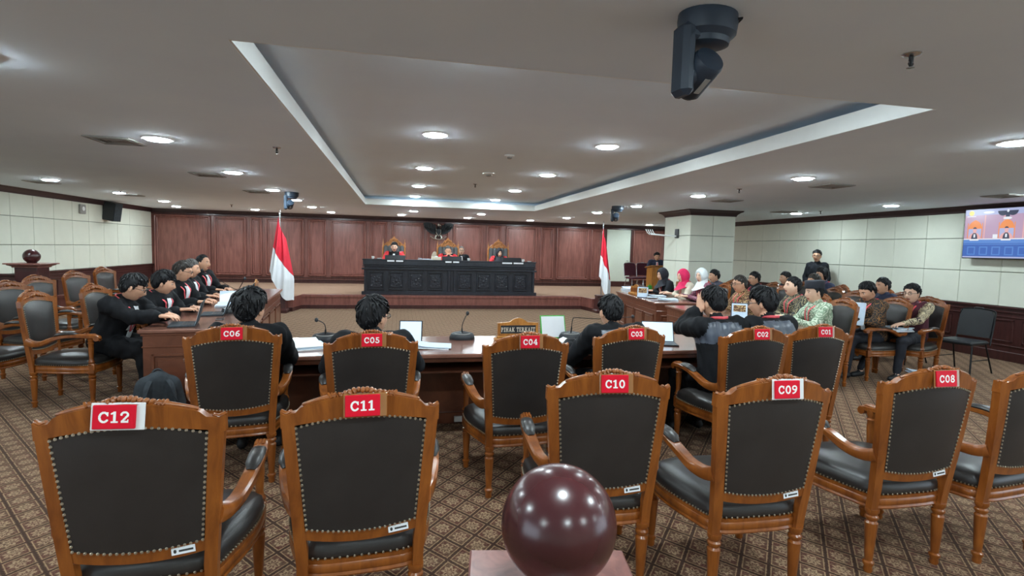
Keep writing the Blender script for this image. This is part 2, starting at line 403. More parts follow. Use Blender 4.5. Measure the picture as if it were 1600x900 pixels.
def glyph_mesh(ch, material):
    if (ch, material) in _gm: return _gm[(ch, material)]
    w, st_ = GL[ch]; n = 34; cell = 1/n; nx = int(w/cell)+4
    X, Y = np.meshgrid((np.arange(nx)-1+.5)*cell, (np.arange(n)+.5)*cell, indexing='ij'); on = np.zeros(X.shape, bool)
    for q in st_:
        if q[0] == 'r': on |= (X >= q[1]) & (X <= q[3]) & (Y >= q[2]) & (Y <= q[4])
        elif q[0] == 'l':
            _, x0, y0, x1, y1, ww = q; dx, dy = x1-x0, y1-y0; t = np.clip(((X-x0)*dx+(Y-y0)*dy)/(dx*dx+dy*dy), 0, 1)
            on |= np.hypot(X-x0-t*dx, Y-y0-t*dy) < ww/2
        else:
            _, cx, cy, rx, ry, a0, a1, ww = q
            for a in np.radians(np.arange(a0, a1+1, 4)): on |= np.hypot(X-cx-rx*math.cos(a), Y-cy-ry*math.sin(a)) < ww/2
    vid = {}; vs = []; fs = []
    def vtx(i, j):
        if (i, j) not in vid: vid[(i, j)] = len(vs); vs.append(((i-1)*cell-w/2, j*cell-.5, 0))
        return vid[(i, j)]
    for i in range(nx):
        for j in range(n):
            if on[i, j]: fs.append((vtx(i, j), vtx(i+1, j), vtx(i+1, j+1), vtx(i, j+1)))
    mb = MB(); mb.raw(vs, fs); _gm[(ch, material)] = mb.mesh('letter', material); return _gm[(ch, material)]
def lettering(txt, size, T, material, parent, gap=.12, squeeze=1.0):
    tot = sum((GL[c][0]+gap) if c != ' ' else .5 for c in txt)-gap; x = -tot/2
    for c in txt:
        if c == ' ': x += .5; continue
        w = GL[c][0]; o = link('letter', glyph_mesh(c, material), parent)
        o.matrix_basis = T @ Matrix.Translation(((x+w/2)*size*squeeze, 0, 0)) @ Matrix.Diagonal((size*squeeze, size, size, 1)); x += w+gap
def Tr(x, y, z): return Matrix.Translation((x, y, z))
def Rz(a): return Matrix.Rotation(a, 4, 'Z')
def Rx(a): return Matrix.Rotation(a, 4, 'X')
def Ry(a): return Matrix.Rotation(a, 4, 'Y')
def catmull(P, n=6, closed=False):
    P = [V(*p) for p in P]; out = []; k = len(P)
    for i in range(k if closed else k-1):
        if closed: a, b, c, d = P[(i-1) % k], P[i], P[(i+1) % k], P[(i+2) % k]
        else: a, b, c, d = P[max(i-1, 0)], P[i], P[i+1], P[min(i+2, k-1)]
        for q in range(n):
            t = q/n
            out.append(0.5*((2*b)+(-a+c)*t+(2*a-5*b+4*c-d)*t*t+(-a+3*b-3*c+d)*t**3))
    if not closed: out.append(P[-1])
    return [tuple(p) for p in out]

# ================================================================== THE ROOM
def sbox(name, lo, hi, m, parent=None, bev=0):
    mb = MB()
    if bev: mb.bevel_box(lo, hi, bev)
    else: mb.box(lo, hi)
    return mb.build(name, m, parent)

floor = structure(sbox('floor', (XL-0.1, YF, -0.1), (XR+0.1, YB+0.1, 0), 'lattice_carpet'), 'brown and gold lattice carpet over the courtroom floor')

# ceiling: low ring, white fascia, raised tray
mb = MB(); T0 = 0.12
mb.box((XL-0.1, YF, H), (CX0, YB+0.1, H+T0)); mb.box((CX1, YF, H), (XR+0.1, YB+0.1, H+T0))
mb.box((CX0, YF, H), (CX1, CY0, H+T0)); mb.box((CX0, CY1, H), (CX1, YB+0.1, H+T0))
ceiling = structure(mb.build('ceiling', 'ceiling_paint', fixn=False), 'grey white ceiling with a raised rectangular tray')
E_ = 0.32
sbox('tray_top', (CX0-E_, CY0-E_, HU), (CX1+E_, CY1+E_, HU+0.08), 'ceiling_paint', ceiling)
mb = MB()
for lo, hi in (((CX0-E_-.05, CY0-E_, H+T0), (CX0-E_, CY1+E_, HU)), ((CX1+E_, CY0-E_, H+T0), (CX1+E_+.05, CY1+E_, HU)),
               ((CX0-E_, CY0-E_-.05, H+T0), (CX1+E_, CY0-E_, HU)), ((CX0-E_, CY1+E_, H+T0), (CX1+E_, CY1+E_+.05, HU))): mb.box(lo, hi)
mb.build('tray_side', 'ceiling_paint', ceiling)
for i, (lo, hi) in enumerate((((CX0, CY0, H+.001), (CX0+.012, CY1, H+T0+.012)), ((CX1-.012, CY0, H+.001), (CX1, CY1, H+T0+.012)),
                              ((CX0, CY0, H+.001), (CX1, CY0+.012, H+T0+.012)), ((CX0, CY1-.012, H+.001), (CX1, CY1, H+T0+.012)))):
    sbox('tray_fascia', lo, hi, 'fascia_paint', ceiling)

# walls
wl = structure(sbox('wall_left', (XL-0.1, 0.6, 0), (XL, YB+0.1, H), 'seam_dark'), 'left wall of pale fabric panels above a dark wainscot')  # side walls stop short, leaving added openings for the ambient fill
wr = structure(sbox('wall_right', (XR, 0.6, 0), (XR+0.1, YB+0.1, H), 'seam_dark'), 'right wall of pale fabric panels above a dark wainscot')
wb = structure(sbox('wall_back', (XL, YB, 0), (XR, YB+0.1, H), 'mahogany'), 'back wall of mahogany panelling')
wf = structure(sbox('wall_front', (XL, YF-.1, 0), (XR, YF, H), 'wall_fabric'), 'pale wall behind the photographer')
ROWS = ((0.875, 1.42), (1.43, 1.975), (1.985, 2.415))
def panel_mesh(w, h, name):
    b = MB(); b.bevel_box((-0.0, -w/2, 0), (0.022, w/2, h), 0.006); return b.mesh(name, 'wall_fabric', fixn=True)
PM = {r: panel_mesh(0.65, r[1]-r[0], 'wall_panel') for r in ROWS}
for k in range(-17, 10):
    yc = 12.01+0.661*k+0.33
    if yc > YB: break
    for r in ROWS: link('wall_panel', PM[r], wl, (XL, yc, r[0]))
for k in range(-10, 16):
    yc = 7.5+0.655*k+0.33
    if yc > YB-0.2: break
    for r in ROWS: link('wall_panel', PM[r], wr, (XR-0.022, yc, r[0]))
def crown(name, prof, axis, lo, hi, parent=None):
    b = MB(); b.prism(prof, axis, lo, hi); o = b.build(name, 'crown_dark', parent); return structure(o) if parent is None else o
cpz = [(0, 2.415), (0.025, 2.415), (0.035, 2.45), (0.07, 2.50), (0.085, 2.535), (0, 2.535)]
structure(crown('trim_1', [(XL+a, z) for a, z in cpz], 'y', 0.6, YB), 'dark crown moulding along the left wall')
structure(crown('trim_2', [(XR-a, z) for a, z in cpz], 'y', 0.6, YB), 'dark crown moulding along the right wall')
structure(crown('trim_3', [(YB-a, z) for a, z in cpz], 'x', XL, XR), 'dark crown moulding along the back wall')

def wainscot(wall, side, y0, y1, step):
    s = 1 if side == 'left' else -1; x = XL if side == 'left' else XR
    bx = lambda n, a, b, z0, z1, ya, yb, m: sbox(n, (min(x+s*a, x+s*b), ya, z0), (max(x+s*a, x+s*b), yb, z1), m, wall, 0.004)
    bx('wainscot_board', 0, 0.03, 0.0, 0.86, y0, y1, 'mahogany_dark')
    bx('dado_rail', 0, 0.065, 0.845, 0.872, y0, y1, 'mahogany_dark'); bx('dado_rail', 0, 0.05, 0.775, 0.80, y0, y1, 'mahogany_dark')
    bx('dado_rail', 0, 0.045, 0.70, 0.715, y0, y1, 'mahogany_dark'); bx('dado_rail', 0, 0.045, 0.235, 0.252, y0, y1, 'mahogany_dark')
    o = sbox('baseboard_%s' % side, (min(x, x+s*0.06), y0, 0), (max(x, x+s*0.06), y1, 0.15), 'mahogany_dark', None, 0.008); structure(o, 'dark wooden baseboard of the %s wall' % side)
    y = y0+0.1
    while y+step < y1:
        b = MB()
        for (ya, yb, za, zb) in ((y, y+step-.12, .64, .665), (y, y+step-.12, .30, .325), (y, y+.025, .30, .665), (y+step-.145, y+step-.12, .30, .665)):
            b.bevel_box((min(x+s*.028, x+s*.045), ya, za), (max(x+s*.028, x+s*.045), yb, zb), 0.004)
        b.build('panel_moulding', 'mahogany_dark', wall); y += step
wainscot(wl, 'left', 0.6, YB, 1.15); wainscot(wr, 'right', 0.6, YB, 0.98)

# back wall joinery
def wood_panel(x0, x1, z0=0.56, z1=2.36):
    b = MB(); w = 0.05
    for d, q in ((0, 0.075), (0.05, 0.045)):
        a0, a1, c0, c1 = x0+d, x1-d, z0+d, z1-d
        for lo, hi in (((a0, YB-q, c1-w), (a1, YB, c1)), ((a0, YB-q, c0), (a1, YB, c0+w)), ((a0, YB-q, c0), (a0+w, YB, c1)), ((a1-w, YB-q, c0), (a1, YB, c1))):
            b.bevel_box(lo, hi, 0.016)
    b.build('panel_moulding', 'mahogany', wb)
    b = MB(); b.bevel_box((x0+.1, YB-.018, z0+.1), (x1-.1, YB, z1-.1), 0.006); b.build('wood_panel', 'mahogany', wb)
for a, b_ in ((-7.22, -5.67), (-5.56, -4.66), (-4.54, -4.2), (-4.1, -2.97), (-2.84, -2.29), (-2.17, -1.06), (-0.92, -0.38), (-0.25, 0.8), (0.9, 1.62), (1.75, 2.77),
              (2.9, 3.4), (3.57, 4.66), (4.8, 5.27), (5.38, 6.56), (6.66, 7.08), (8.25, 9.5)): wood_panel(a, b_)
for z0, z1, d in ((ZS, 0.42, 0.05), (0.42, 0.445, 0.075), (0.50, 0.52, 0.05), (2.37, 2.42, 0.06)):
    for xa, xb in ((XL, 7.18), (8.2, XR)): sbox('rail', (xa, YB-d, z0), (xb, YB, z1), 'mahogany_dark', wb, 0.006)
sbox('rail', (7.18, YB-.05, ZS), (8.2, YB, 0.52), 'mahogany_dark', wb, .006); sbox('rail', (7.18, YB-.06, 2.37), (8.2, YB, 2.42), 'mahogany_dark', wb, .006)
door = structure(link('door_1', None, None, (7.69, YB, 0.52)), 'pale cream door in the mahogany back wall')
b = MB(); b.bevel_box((-.46, -.03, 0), (.46, 0, 1.85), .006); b.build('door_leaf', 'door_cream', door)
b = MB()
for lo, hi in (((-.51, -.06, 0), (-.46, 0, 1.85)), ((.46, -.06, 0), (.51, 0, 1.85))): b.bevel_box(lo, hi, .006)
b.build('door_frame', 'mahogany_dark', door)
b = MB(); b.tube([(.38, -.03, .75), (.38, -.07, .75), (.30, -.07, .75)], .009); b.build('door_handle', 'chrome', door)

# column
QX0, QX1, QY0, QY1 = 6.09, 7.12, 10.42, 11.5
colm = structure(sbox('column', (QX0, QY0, 0), (QX1, QY1, H), 'seam_dark'), 'square column clad in pale panels with a dark capital')
for z0, z1 in ((0.15, 0.865),)+ROWS:
    for k in range(2):
        xa = QX0-.02+k*.536; sbox('wall_panel', (xa, QY0-.022, z0), (xa+.53, QY0, z1), 'wall_fabric', colm, .005)
        xa2 = QX0-.02+k*.536; sbox('wall_panel', (xa2, QY1, z0), (xa2+.53, QY1+.022, z1), 'wall_fabric', colm, .005)
        ya = QY0+k*.543; sbox('wall_panel', (QX0-.022, ya, z0), (QX0, ya+.537, z1), 'wall_fabric', colm, .005)
        sbox('wall_panel', (QX1, ya, z0), (QX1+.022, ya+.537, z1), 'wall_fabric', colm, .005)
b = MB(); rs = []
for z, e in ((2.41, .03), (2.43, .035), (2.455, .05), (2.49, .09), (2.51, .13), (2.533, .14)):
    rs.append([(QX0-e, QY0-e, z), (QX1+e, QY0-e, z), (QX1+e, QY1+e, z), (QX0-e, QY1+e, z)])
b.rings(rs, smooth=False); b.build('capital', 'crown_dark', colm)
sbox('plinth', (QX0-.04, QY0-.04, 0), (QX1+.04, QY1+.04, .15), 'mahogany_dark', colm, .01)

# stage
FR = [(XL, 13.2), (-2.43, 13.22), (-2.33, 13.8), (4.86, 13.8), (4.96, 13.2), (XR, 13.2)]
st = structure(link('stage_platform', None), 'low carpeted platform with a mahogany riser')
b = MB(); b.prism(FR+[(XR, YB), (XL, YB)], 'z', ZS-.03, ZS); b.build('stage_carpet', 'stage_carpet', st)
def off(path, d): return [(x, y-d) for x, y in path]
def riser(name, d, z0, z1, m):
    b = MB(); P = off(FR, d); n = len(P)
    b.rings([[(p[0], p[1], z0), (p[0], p[1], z1), (p[0], p[1]+.25, z1), (p[0], p[1]+.25, z0)] for p in P], smooth=False); b.build(name, m, st)
riser('riser', .005, 0, ZS-.031, 'mahogany'); riser('base_moulding', .035, 0, .09, 'mahogany_dark'); riser('base_moulding', .02, .09, .105, 'mahogany'); riser('nosing', .025, ZS-.05, ZS+.004, 'mahogany')

# ------------------------------------------------------------------ ceiling fittings
NUM = ['first', 'second', 'third', 'fourth', 'fifth', 'sixth', 'seventh', 'eighth']
dl0 = None
def downlight(x, y, z, label):
    global dl0
    if dl0 is None:
        o = thing('downlight', label, 'downlight', (x, y, z), 0, 'recessed ceiling downlights')
        b = MB(); rs = []
        for r, zz in ((LAMP_R+.035, -.0005), (LAMP_R+.035, -.006), (LAMP_R+.028, -.012), (LAMP_R, -.012), (LAMP_R, -.0005)):
            rs.append([(r*math.cos(2*math.pi*j/28), r*math.sin(2*math.pi*j/28), zz) for j in range(28)])
        b.rings(rs, caps=False); b.build('trim_ring', 'white_plastic', o)
        b = MB(); b.lathe([(LAMP_R*.98, -.004), (LAMP_R*.98, -.0195), (LAMP_R*.9, -.0225), (LAMP_R*.5, -.0235), (0.002, -.0235)], n=24); b.build('diffuser', 'lamp_glow', o)  # glowing side wall protrudes, shaped to brighten the ceiling around each lamp
        dl0 = o
    else:
        o = copy_tree(dl0); o.location = (x, y, z); o['label'] = label
    return o
for cx, cname in ((-5.6, 'outer left'), (-2.2, 'inner left'), (4.72, 'inner right'), (8.48, 'outer right')):
    for i, yy in enumerate((14.5, 12.4, 10.2, 7.9, 5.6, 3.33, 1.0, -1.3)):
        if cname == 'inner right' and i == 0: yy = 14.85
        if cname == 'outer right' and i < 2: continue
        if cname == 'outer left' and i > 5: continue
        downlight(cx, yy, H, 'round glowing downlight, %s of the %s ceiling row counted from the stage' % (NUM[i], cname))
for i, (x, y) in enumerate(((-6.06, 16.5), (-4.06, 16.6), (-1.97, 16.5), (0.05, 16.45), (2.08, 16.8), (4.14, 16.9), (6.26, 17.0), (8.32, 16.9))):
    downlight(x, y, H, 'round glowing downlight close to the back wall, %s from the left' % NUM[i])
for x, y, w in ((0.37, 14.56, 'left'), (2.2, 14.65, 'right')): downlight(x, y, H, 'round glowing downlight above the judges bench, %s of the pair' % w)
for cx, cname in ((0.345, 'left'), (2.2, 'right')):
    for i, yy in enumerate((12.48, 10.32, 7.95, 5.56, 3.06)):  # last pair is unseen behind the near edge, kept to brighten the fascia
        downlight(cx, yy, HU, 'round glowing downlight inside the raised tray, %s of its %s row from the stage' % (NUM[i], cname))
for x, y, w in ((0.345, 0.6, 'left, just above the camera'), (2.2, 0.6, 'right, just above the camera'), (0.345, -1.7, 'left, near the rear wall'), (2.2, -1.7, 'right, near the rear wall')):
    downlight(x, y, H, 'round glowing downlight behind the photographer, %s' % w)
vent0 = None
def vent(x, y, label):
    global vent0
    if vent0 is None:
        o = thing('air_vent', label, 'vent', (x, y, H), 0, 'square ceiling air vents'); o.scale = (.66, .66, 1)
        b = MB(); b.box((-.24, -.24, -.004), (.24, .24, -.0005)); b.build('backing', 'vent_dark', o)
        for k, s_ in enumerate((.29, .21, .14, .07)):
            b = MB(); r = []
            for e, z in ((s_, -.003), (s_, -.012), (s_-.035, -.02), (s_-.04, -.012)): r.append([(-e, -e, z), (e, -e, z), (e, e, z), (-e, e, z)])
            b.rings(r, smooth=False, caps=False); b.build('frame' if k == 0 else 'louver', 'vent_grey', o)
        vent0 = o
    else:
        o = copy_tree(vent0); o.location = (x, y, H); o['label'] = label
for x, y, l in ((-2.66, 5.85, 'square grey ceiling vent on the left, nearest the camera'), (-2.66, 8.35, 'square grey ceiling vent on the left, second from the camera'),
                (-2.6, 10.75, 'square grey ceiling vent on the left, third from the camera'), (-6.0, 10.7, 'square grey ceiling vent near the left wall'), (-5.6, 12.9, 'square grey ceiling vent near the left wall speaker'),
                (5.56, 6.08, 'square grey ceiling vent right of the tray, nearest the camera'), (5.58, 8.4, 'square grey ceiling vent right of the tray, before the column'),
                (8.42, 6.05, 'square grey ceiling vent above the wall television'), (8.0, 10.0, 'square grey ceiling vent near the right wall, above the guard')): vent(x, y, l)
spr = None
def sprinkler(x, y, z, label):
    global spr
    if spr is None:
        o = thing('sprinkler', label, 'sprinkler', (x, y, z), 0, 'ceiling sprinklers')
        b = MB(); b.lathe([(.04, -.0005), (.04, -.004), (.03, -.012), (.012, -.014)], n=16); b.build('escutcheon', 'chrome', o)
        b = MB(); b.lathe([(.01, -.012), (.01, -.03), (.006, -.035), (.006, -.06)], n=8); b.tube([(-.011, 0, -.03), (-.013, 0, -.045), (-.002, 0, -.062)], .003); b.tube([(.011, 0, -.03), (.013, 0, -.045), (.002, 0, -.062)], .003); b.build('nozzle', 'black_metal', o)
        b = MB(); b.lathe([(.004, -.06), (.017, -.062), (.017, -.065), (.004, -.066)], n=12); b.build('deflector', 'chrome', o); spr = o
    else:
        o = copy_tree(spr); o.location = (x, y, z); o['label'] = label
for x, y, z, l in ((2.28, 2.08, H, 'chrome fire sprinkler on the ceiling right of the large camera'), (-1.19, 5.7, H, 'small fire sprinkler left of the ceiling tray'), (4.74, 6.86, H, 'small fire sprinkler right of the tray among the downlights'),
                   (8.47, 9.5, H, 'small fire sprinkler near the right wall'), (-5.4, 12.0, H, 'small fire sprinkler over the left aisle'), (-4.2, 14.9, H, 'small fire sprinkler over the left end of the stage'), (1.32, 9.6, HU, 'small fire sprinkler deep in the raised tray')): sprinkler(x, y, z, l)
def detector(x, y, label, r=.06):
    o = thing('smoke_detector', label, 'detector', (x, y, HU), 0, 'smoke detectors in the tray')
    b = MB(); b.lathe([(r, -.0005), (r, -.012), (r*.85, -.02), (r*.5, -.022)], n=20); b.build('base', 'white_plastic', o)
    b = MB(); b.lathe([(r*.5, -.021), (r*.5, -.038), (r*.35, -.044), (.002, -.045)], n=16); b.build('sensor', 'vent_grey', o)
detector(1.31, 6.5, 'white smoke detector in the tray, nearest the camera'); detector(1.33, 8.17, 'wider white detector in the middle of the tray', .1)

# ceiling cameras
def ptz(x, y, rz, s_, label):
    o = thing('ceiling_camera', label, 'camera', (x, y, H), rz, 'pan and tilt ceiling cameras')
    o.scale = (s_, s_, s_)
    b = MB(); b.lathe([(.115, -.001), (.118, -.03), (.112, -.075), (.09, -.095), (.085, -.115), (.06, -.125)], n=28, sx=1.05, sy=.85); b.build('mount', 'navy_plastic', o, sharp=30)
    b = MB(); b.bevel_box((-.135, -.05, -.325), (-.075, .05, -.05), .02); b.bevel_box((-.125, -.05, -.115), (.02, .05, -.075), .012); b.build('yoke_arm', 'navy_plastic', o)
    hd = MB(); T = Tr(-.03, 0, -.225) @ Rx(R(62)); hd.lathe([(.02, -.095), (.052, -.093), (.062, -.08), (.062, .06), (.056, .074), (.02, .078)], n=28, T=T); hd.tube([(-.10, 0, -.235), (-.06, 0, -.228)], .05, n=16)
    h_ = hd.build('camera_head', 'navy_plastic', o)
    b = MB(); T2 = Tr(-.03, 0, -.225) @ Rx(R(62)); b.lathe([(.05, -.094), (.05, -.098), (.04, -.10), (.002, -.10)], n=20, T=T2); b.build('lens', 'screen_dark', h_)
    b = MB(); b.box((-.012, -.03, -.0635), (.012, .045, -.061), T=Tr(-.03, 0, -.225) @ Rx(R(62)) @ Rx(R(0)) @ Rz(R(0)) @ Rx(R(-90))); b.build('maker_plate', 'vent_grey', o)
    b = MB(); b.tube([(.06, .0, -.01), (.09, -.09, -.03), (.12, -.03, -.02), (.10, .05, -.005)], .005, n=6); b.build('cable', 'black_plastic', o)
ptz(1.18, 1.97, R(8), 1.0, 'large dark ceiling camera hanging above the nearest chairs')
ptz(-1.96, 10.6, R(20), 1.0, 'dark ceiling camera left of the tray, above the left flag')
ptz(4.42, 10.45, R(-20), 1.0, 'dark ceiling camera right of the tray, near the column')

# wall speaker, sensor, column antenna, television
o = thing('wall_speaker', 'black loudspeaker tilted down from the left wall', 'speaker', (XL+.022, 15.35, 2.28), 0)
T = Tr(.20, 0, 0) @ Rz(R(-18)) @ Ry(R(10))
b = MB(); b.prism([(-.13, -.16), (.13, -.12), (.13, .12), (-.13, .16)], 'z', -.24, .22, T=T); b.build('cabinet', 'black_plastic', o)
b = MB(); b.box((.131, -.105, -.22), (.14, .105, .2), T=T); b.build('grille', 'charcoal_cloth', o)
b = MB(); b.tube([(.0, .0, .1), (.08, 0, .1), (.14, 0, .05)], .02); b.box((-.02, -.06, .02), (.012, .06, .2)); b.build('bracket', 'black_metal', o)
o = thing('wall_speaker', 'flat grey wall box beside the tilted black loudspeaker', 'box', (XL+.022, 14.35, 2.27), 0)
b = MB(); b.bevel_box((0, -.11, -.12), (.05, .11, .1), .012); b.build('housing', 'vent_grey', o)
b = MB(); b.lathe([(.05, 0), (.05, .008), (.035, .012), (.002, .012)], n=16, T=Tr(.05, 0, 0) @ Ry(R(90))); b.build('dial', 'white_plastic', o)
o.name = 'wall_box'
o = thing('antenna', 'white pronged antenna arm with black bracket on the column', 'antenna', (QX0-.022, 10.93, 2.03), 0)
b = MB(); b.bevel_box((-.03, -.075, -.10), (.0, .075, .10), .008); b.build('bracket', 'black_plastic', o)
b = MB(); b.tube([(-.02, 0, -.06), (-.3, .02, -.05), (-.62, .04, -.03)], .018); b.build('arm', 'white_plastic', o)
for k in range(4):
    b = MB(); x = -.50-.05*k; b.tube([(x, .03, -.04), (x-.06, .03, .0), (x-.10, .03, .07)], .009); b.build('prong', 'white_plastic', o)

tv = thing('television', 'wall television on the right showing the judges bench', 'television', (XR-.17, 6.66, 2.05), 0)
b = MB(); b.bevel_box((0, -.72, -.415), (.05, .72, .415), .008); b.build('casing', 'black_plastic', tv)
b = MB(); b.box((.05, -.2, -.2), (.148, .2, .2)); b.build('wall_mount', 'black_metal', tv)
sm = [('tv_wall', (190, 160, 188)), ('tv_haze', (178, 186, 226)), ('tv_bench', (62, 104, 186)), ('tv_bench_light', (92, 140, 214)), ('tv_orange', (244, 150, 84)), ('tv_pink', (236, 178, 176)), ('tv_white', (236, 242, 250)), ('tv_dark', (52, 60, 86)), ('tv_yellow', (252, 214, 90))]
for n, c in sm: mat(n, (0, 0, 0), 0.3, vary=0, emit=sc(*c), estr=0.46)
b = MB(); W_, HH = .705, .40
def sq(u0, u1, v0, v1, m, d):     # u 0..1 left to right on the screen (towards the camera), v 0..1 bottom to top
    y0 = W_-2*W_*u0; y1 = W_-2*W_*u1; z0 = -HH+2*HH*v0; z1 = -HH+2*HH*v1; x = -.001-.0004*d
    b.raw([(x, y0, z0), (x, y1, z0), (x, y1, z1), (x, y0, z1)], [(0, 1, 2, 3)], m)
def el(u, v, ru, rv, m, d, a0=0, a1=360):   # flat ellipse or sector of the picture
    P = [(u+ru*math.cos(R(a)), v+rv*math.sin(R(a))) for a in np.linspace(a0, a1, 19)]
    b.raw([(-.001-.0004*d, W_-2*W_*p, -HH+2*HH*q) for p, q in P], [tuple(range(19))], m)
sq(0, 1, 0, 1, 0, 0); sq(0, 1, .88, 1, 1, 1)
for u in (.22, .42, .62, .82): sq(u, u+.012, .38, .88, 5, 1)
sq(0, 1, 0, .385, 2, 1); sq(0, 1, .375, .395, 6, 2); sq(0, 1, .27, .285, 3, 2); sq(0, 1, .30, .37, 3, 2); sq(0, 1, 0, .03, 1, 2)
for k in range(7):
    sq(.05+.135*k, .14+.135*k, .06, .23, 3, 2); sq(.062+.135*k, .128+.135*k, .08, .21, 2, 3)
for u in (.12, .46, .80):
    sq(u-.085, u-.075, .40, .72, 4, 2); sq(u+.075, u+.085, .40, .72, 4, 2); el(u, .60, .075, .17, 4, 2, 0, 180); el(u, .71, .03, .07, 4, 3, 0, 180)
    sq(u-.07, u+.07, .44, .60, 1, 3); el(u, .39, .07, .13, 5, 4, 0, 180); el(u, .39, .035, .13, 7, 5, 0, 180); el(u, .57, .021, .06, 5, 6); el(u, .60, .021, .035, 7, 7, 0, 180); sq(u-.01, u+.01, .42, .49, 6, 6); sq(u-.05, u+.05, .355, .385, 6, 6)
sq(.32, .37, .40, .48, 6, 3); el(.41, .95, .055, .10, 7, 3, 180, 360); el(.51, .95, .055, .10, 7, 3, 180, 360); el(.46, .88, .022, .09, 7, 4); el(.46, .80, .045, .025, 6, 5); el(.46, .945, .012, .03, 6, 5)
el(.07, .925, .03, .05, 8, 3); sq(.02, .12, .85, .865, 6, 3); el(.26, .93, .06, .025, 6, 3)
b.build('screen', [n for n, c in sm], tv, fixn=False)

# eagle emblem on the back wall
e = thing('eagle_emblem', 'dark carved eagle emblem with silver ribbon above the centre judge', 'emblem', (1.26, YB-.10, 2.08), 0)
for s_ in (-1, 1):
    wg = MB(); wg.prism([(s_*p[0], p[1]) for p in ((.06, .05), (.10, .20), (.22, .29), (.40, .31), (.50, .27), (.46, .14), (.36, .02), (.22, -.06), (.10, -.08))], 'y', -.05, .0); w_ = wg.build('wing', 'emblem_black', e)
    for k in range(7):
        f_ = MB(); x0 = .12+.05*k; f_.tube([(s_*x0, -.055, .26-.004*k), (s_*(x0+.005), -.065, .08+.012*k), (s_*(x0-.01), -.055, -.07+.03*k)], [.016, .022, .008], n=6); f_.build('feather', 'emblem_black', w_)
b = MB(); b.ball((0, -.05, .02), (.09, .05, .15), 12, 8); b.ball((0, -.06, .17), (.045, .05, .06), 10, 8); b.build('body', 'emblem_black', e)
b = MB(); b.ball((.0, -.09, .235), (.04, .045, .05), 10, 8); b.tube([(.02, -.1, .235), (.06, -.12, .225), (.075, -.12, .205)], [.016, .011, .003], n=6); b.build('head', 'emblem_silver', e)
b = MB(); b.prism([(-.07, .10), (.07, .10), (.075, -.02), (.0, -.13), (-.075, -.02)], 'y', -.125, -.09); sh = b.build('shield', 'emblem_black', e)
b = MB(); b.tube([(-.075, -.125, .105), (-.08, -.125, -.02), (0, -.125, -.14), (.08, -.125, -.02), (.075, -.125, .105)], .012, n=6); b.build('shield_rim', 'emblem_silver', sh)
for s_ in (-1, 1):
    b = MB(); b.tube([(s_*.06, -.06, -.10), (s_*.10, -.08, -.17), (s_*.09, -.1, -.215)], [.03, .025, .02], n=8); b.build('leg', 'emblem_silver', e)
b = MB(); b.tube([(-.26, -.06, -.14), (-.16, -.09, -.215), (0, -.11, -.245), (.16, -.09, -.215), (.26, -.06, -.14)], .034, n=8, flat=.6); b.build('ribbon', 'emblem_silver', e)
b = MB()
for k in range(5): b.tube([((k-2)*.03, -.05, -.10), ((k-2)*.045, -.05, -.26)], [.02, .01], n=6)
b.build('tail', 'emblem_black', e)

# ================================================================== CARVED ARMCHAIRS
def by(u, z):        # depth of the bowed, raked back at height z
    k = min(max((z-.33)/.7, 0), 1.1)
    return -.276-.062*k-.055*k*max(0, 1-(u/.28)**2)
def strip(b, A, B, th, m=0):
    n = len(A); vs = []
    for P in (A, B):
        for (u, z) in P: vs.append((u, by(u, z)-th/2, z)); vs.append((u, by(u, z)+th/2, z))
    F = []
    for i in range(n-1):
        a, c = 2*i, 2*n+2*i
        F += [(a, a+2, c+2, c), (a+1, c+1, c+3, a+3), (a, a+1, a+3, a+2), (c, c+2, c+3, c+1)]
    F += [(0, 2*n, 2*n+1, 1), (2*n-2, 2*n-1, 4*n-1, 4*n-2)]
    b.raw(vs, F, m, True)
def lin(a, b, n): return [a+(b-a)*i/(n-1) for i in range(n)]
def top_outer(u):
    a = abs(u)
    if a > .242: return 1.002-.010*math.cos((a-.262)/.02*math.pi/2) if a < .2815 else 1.002
    if a > .205: return .992+(.242-a)/.037*.036*(1 if a < .22 else .8)
    return 1.028+.042*(1-(a/.205)**1.8)
def pad_top(u): return .945+.042*(1-(abs(u)/.231)**2)
def pad_bot(u): return .545-.022*(1-(abs(u)/.2)**2)
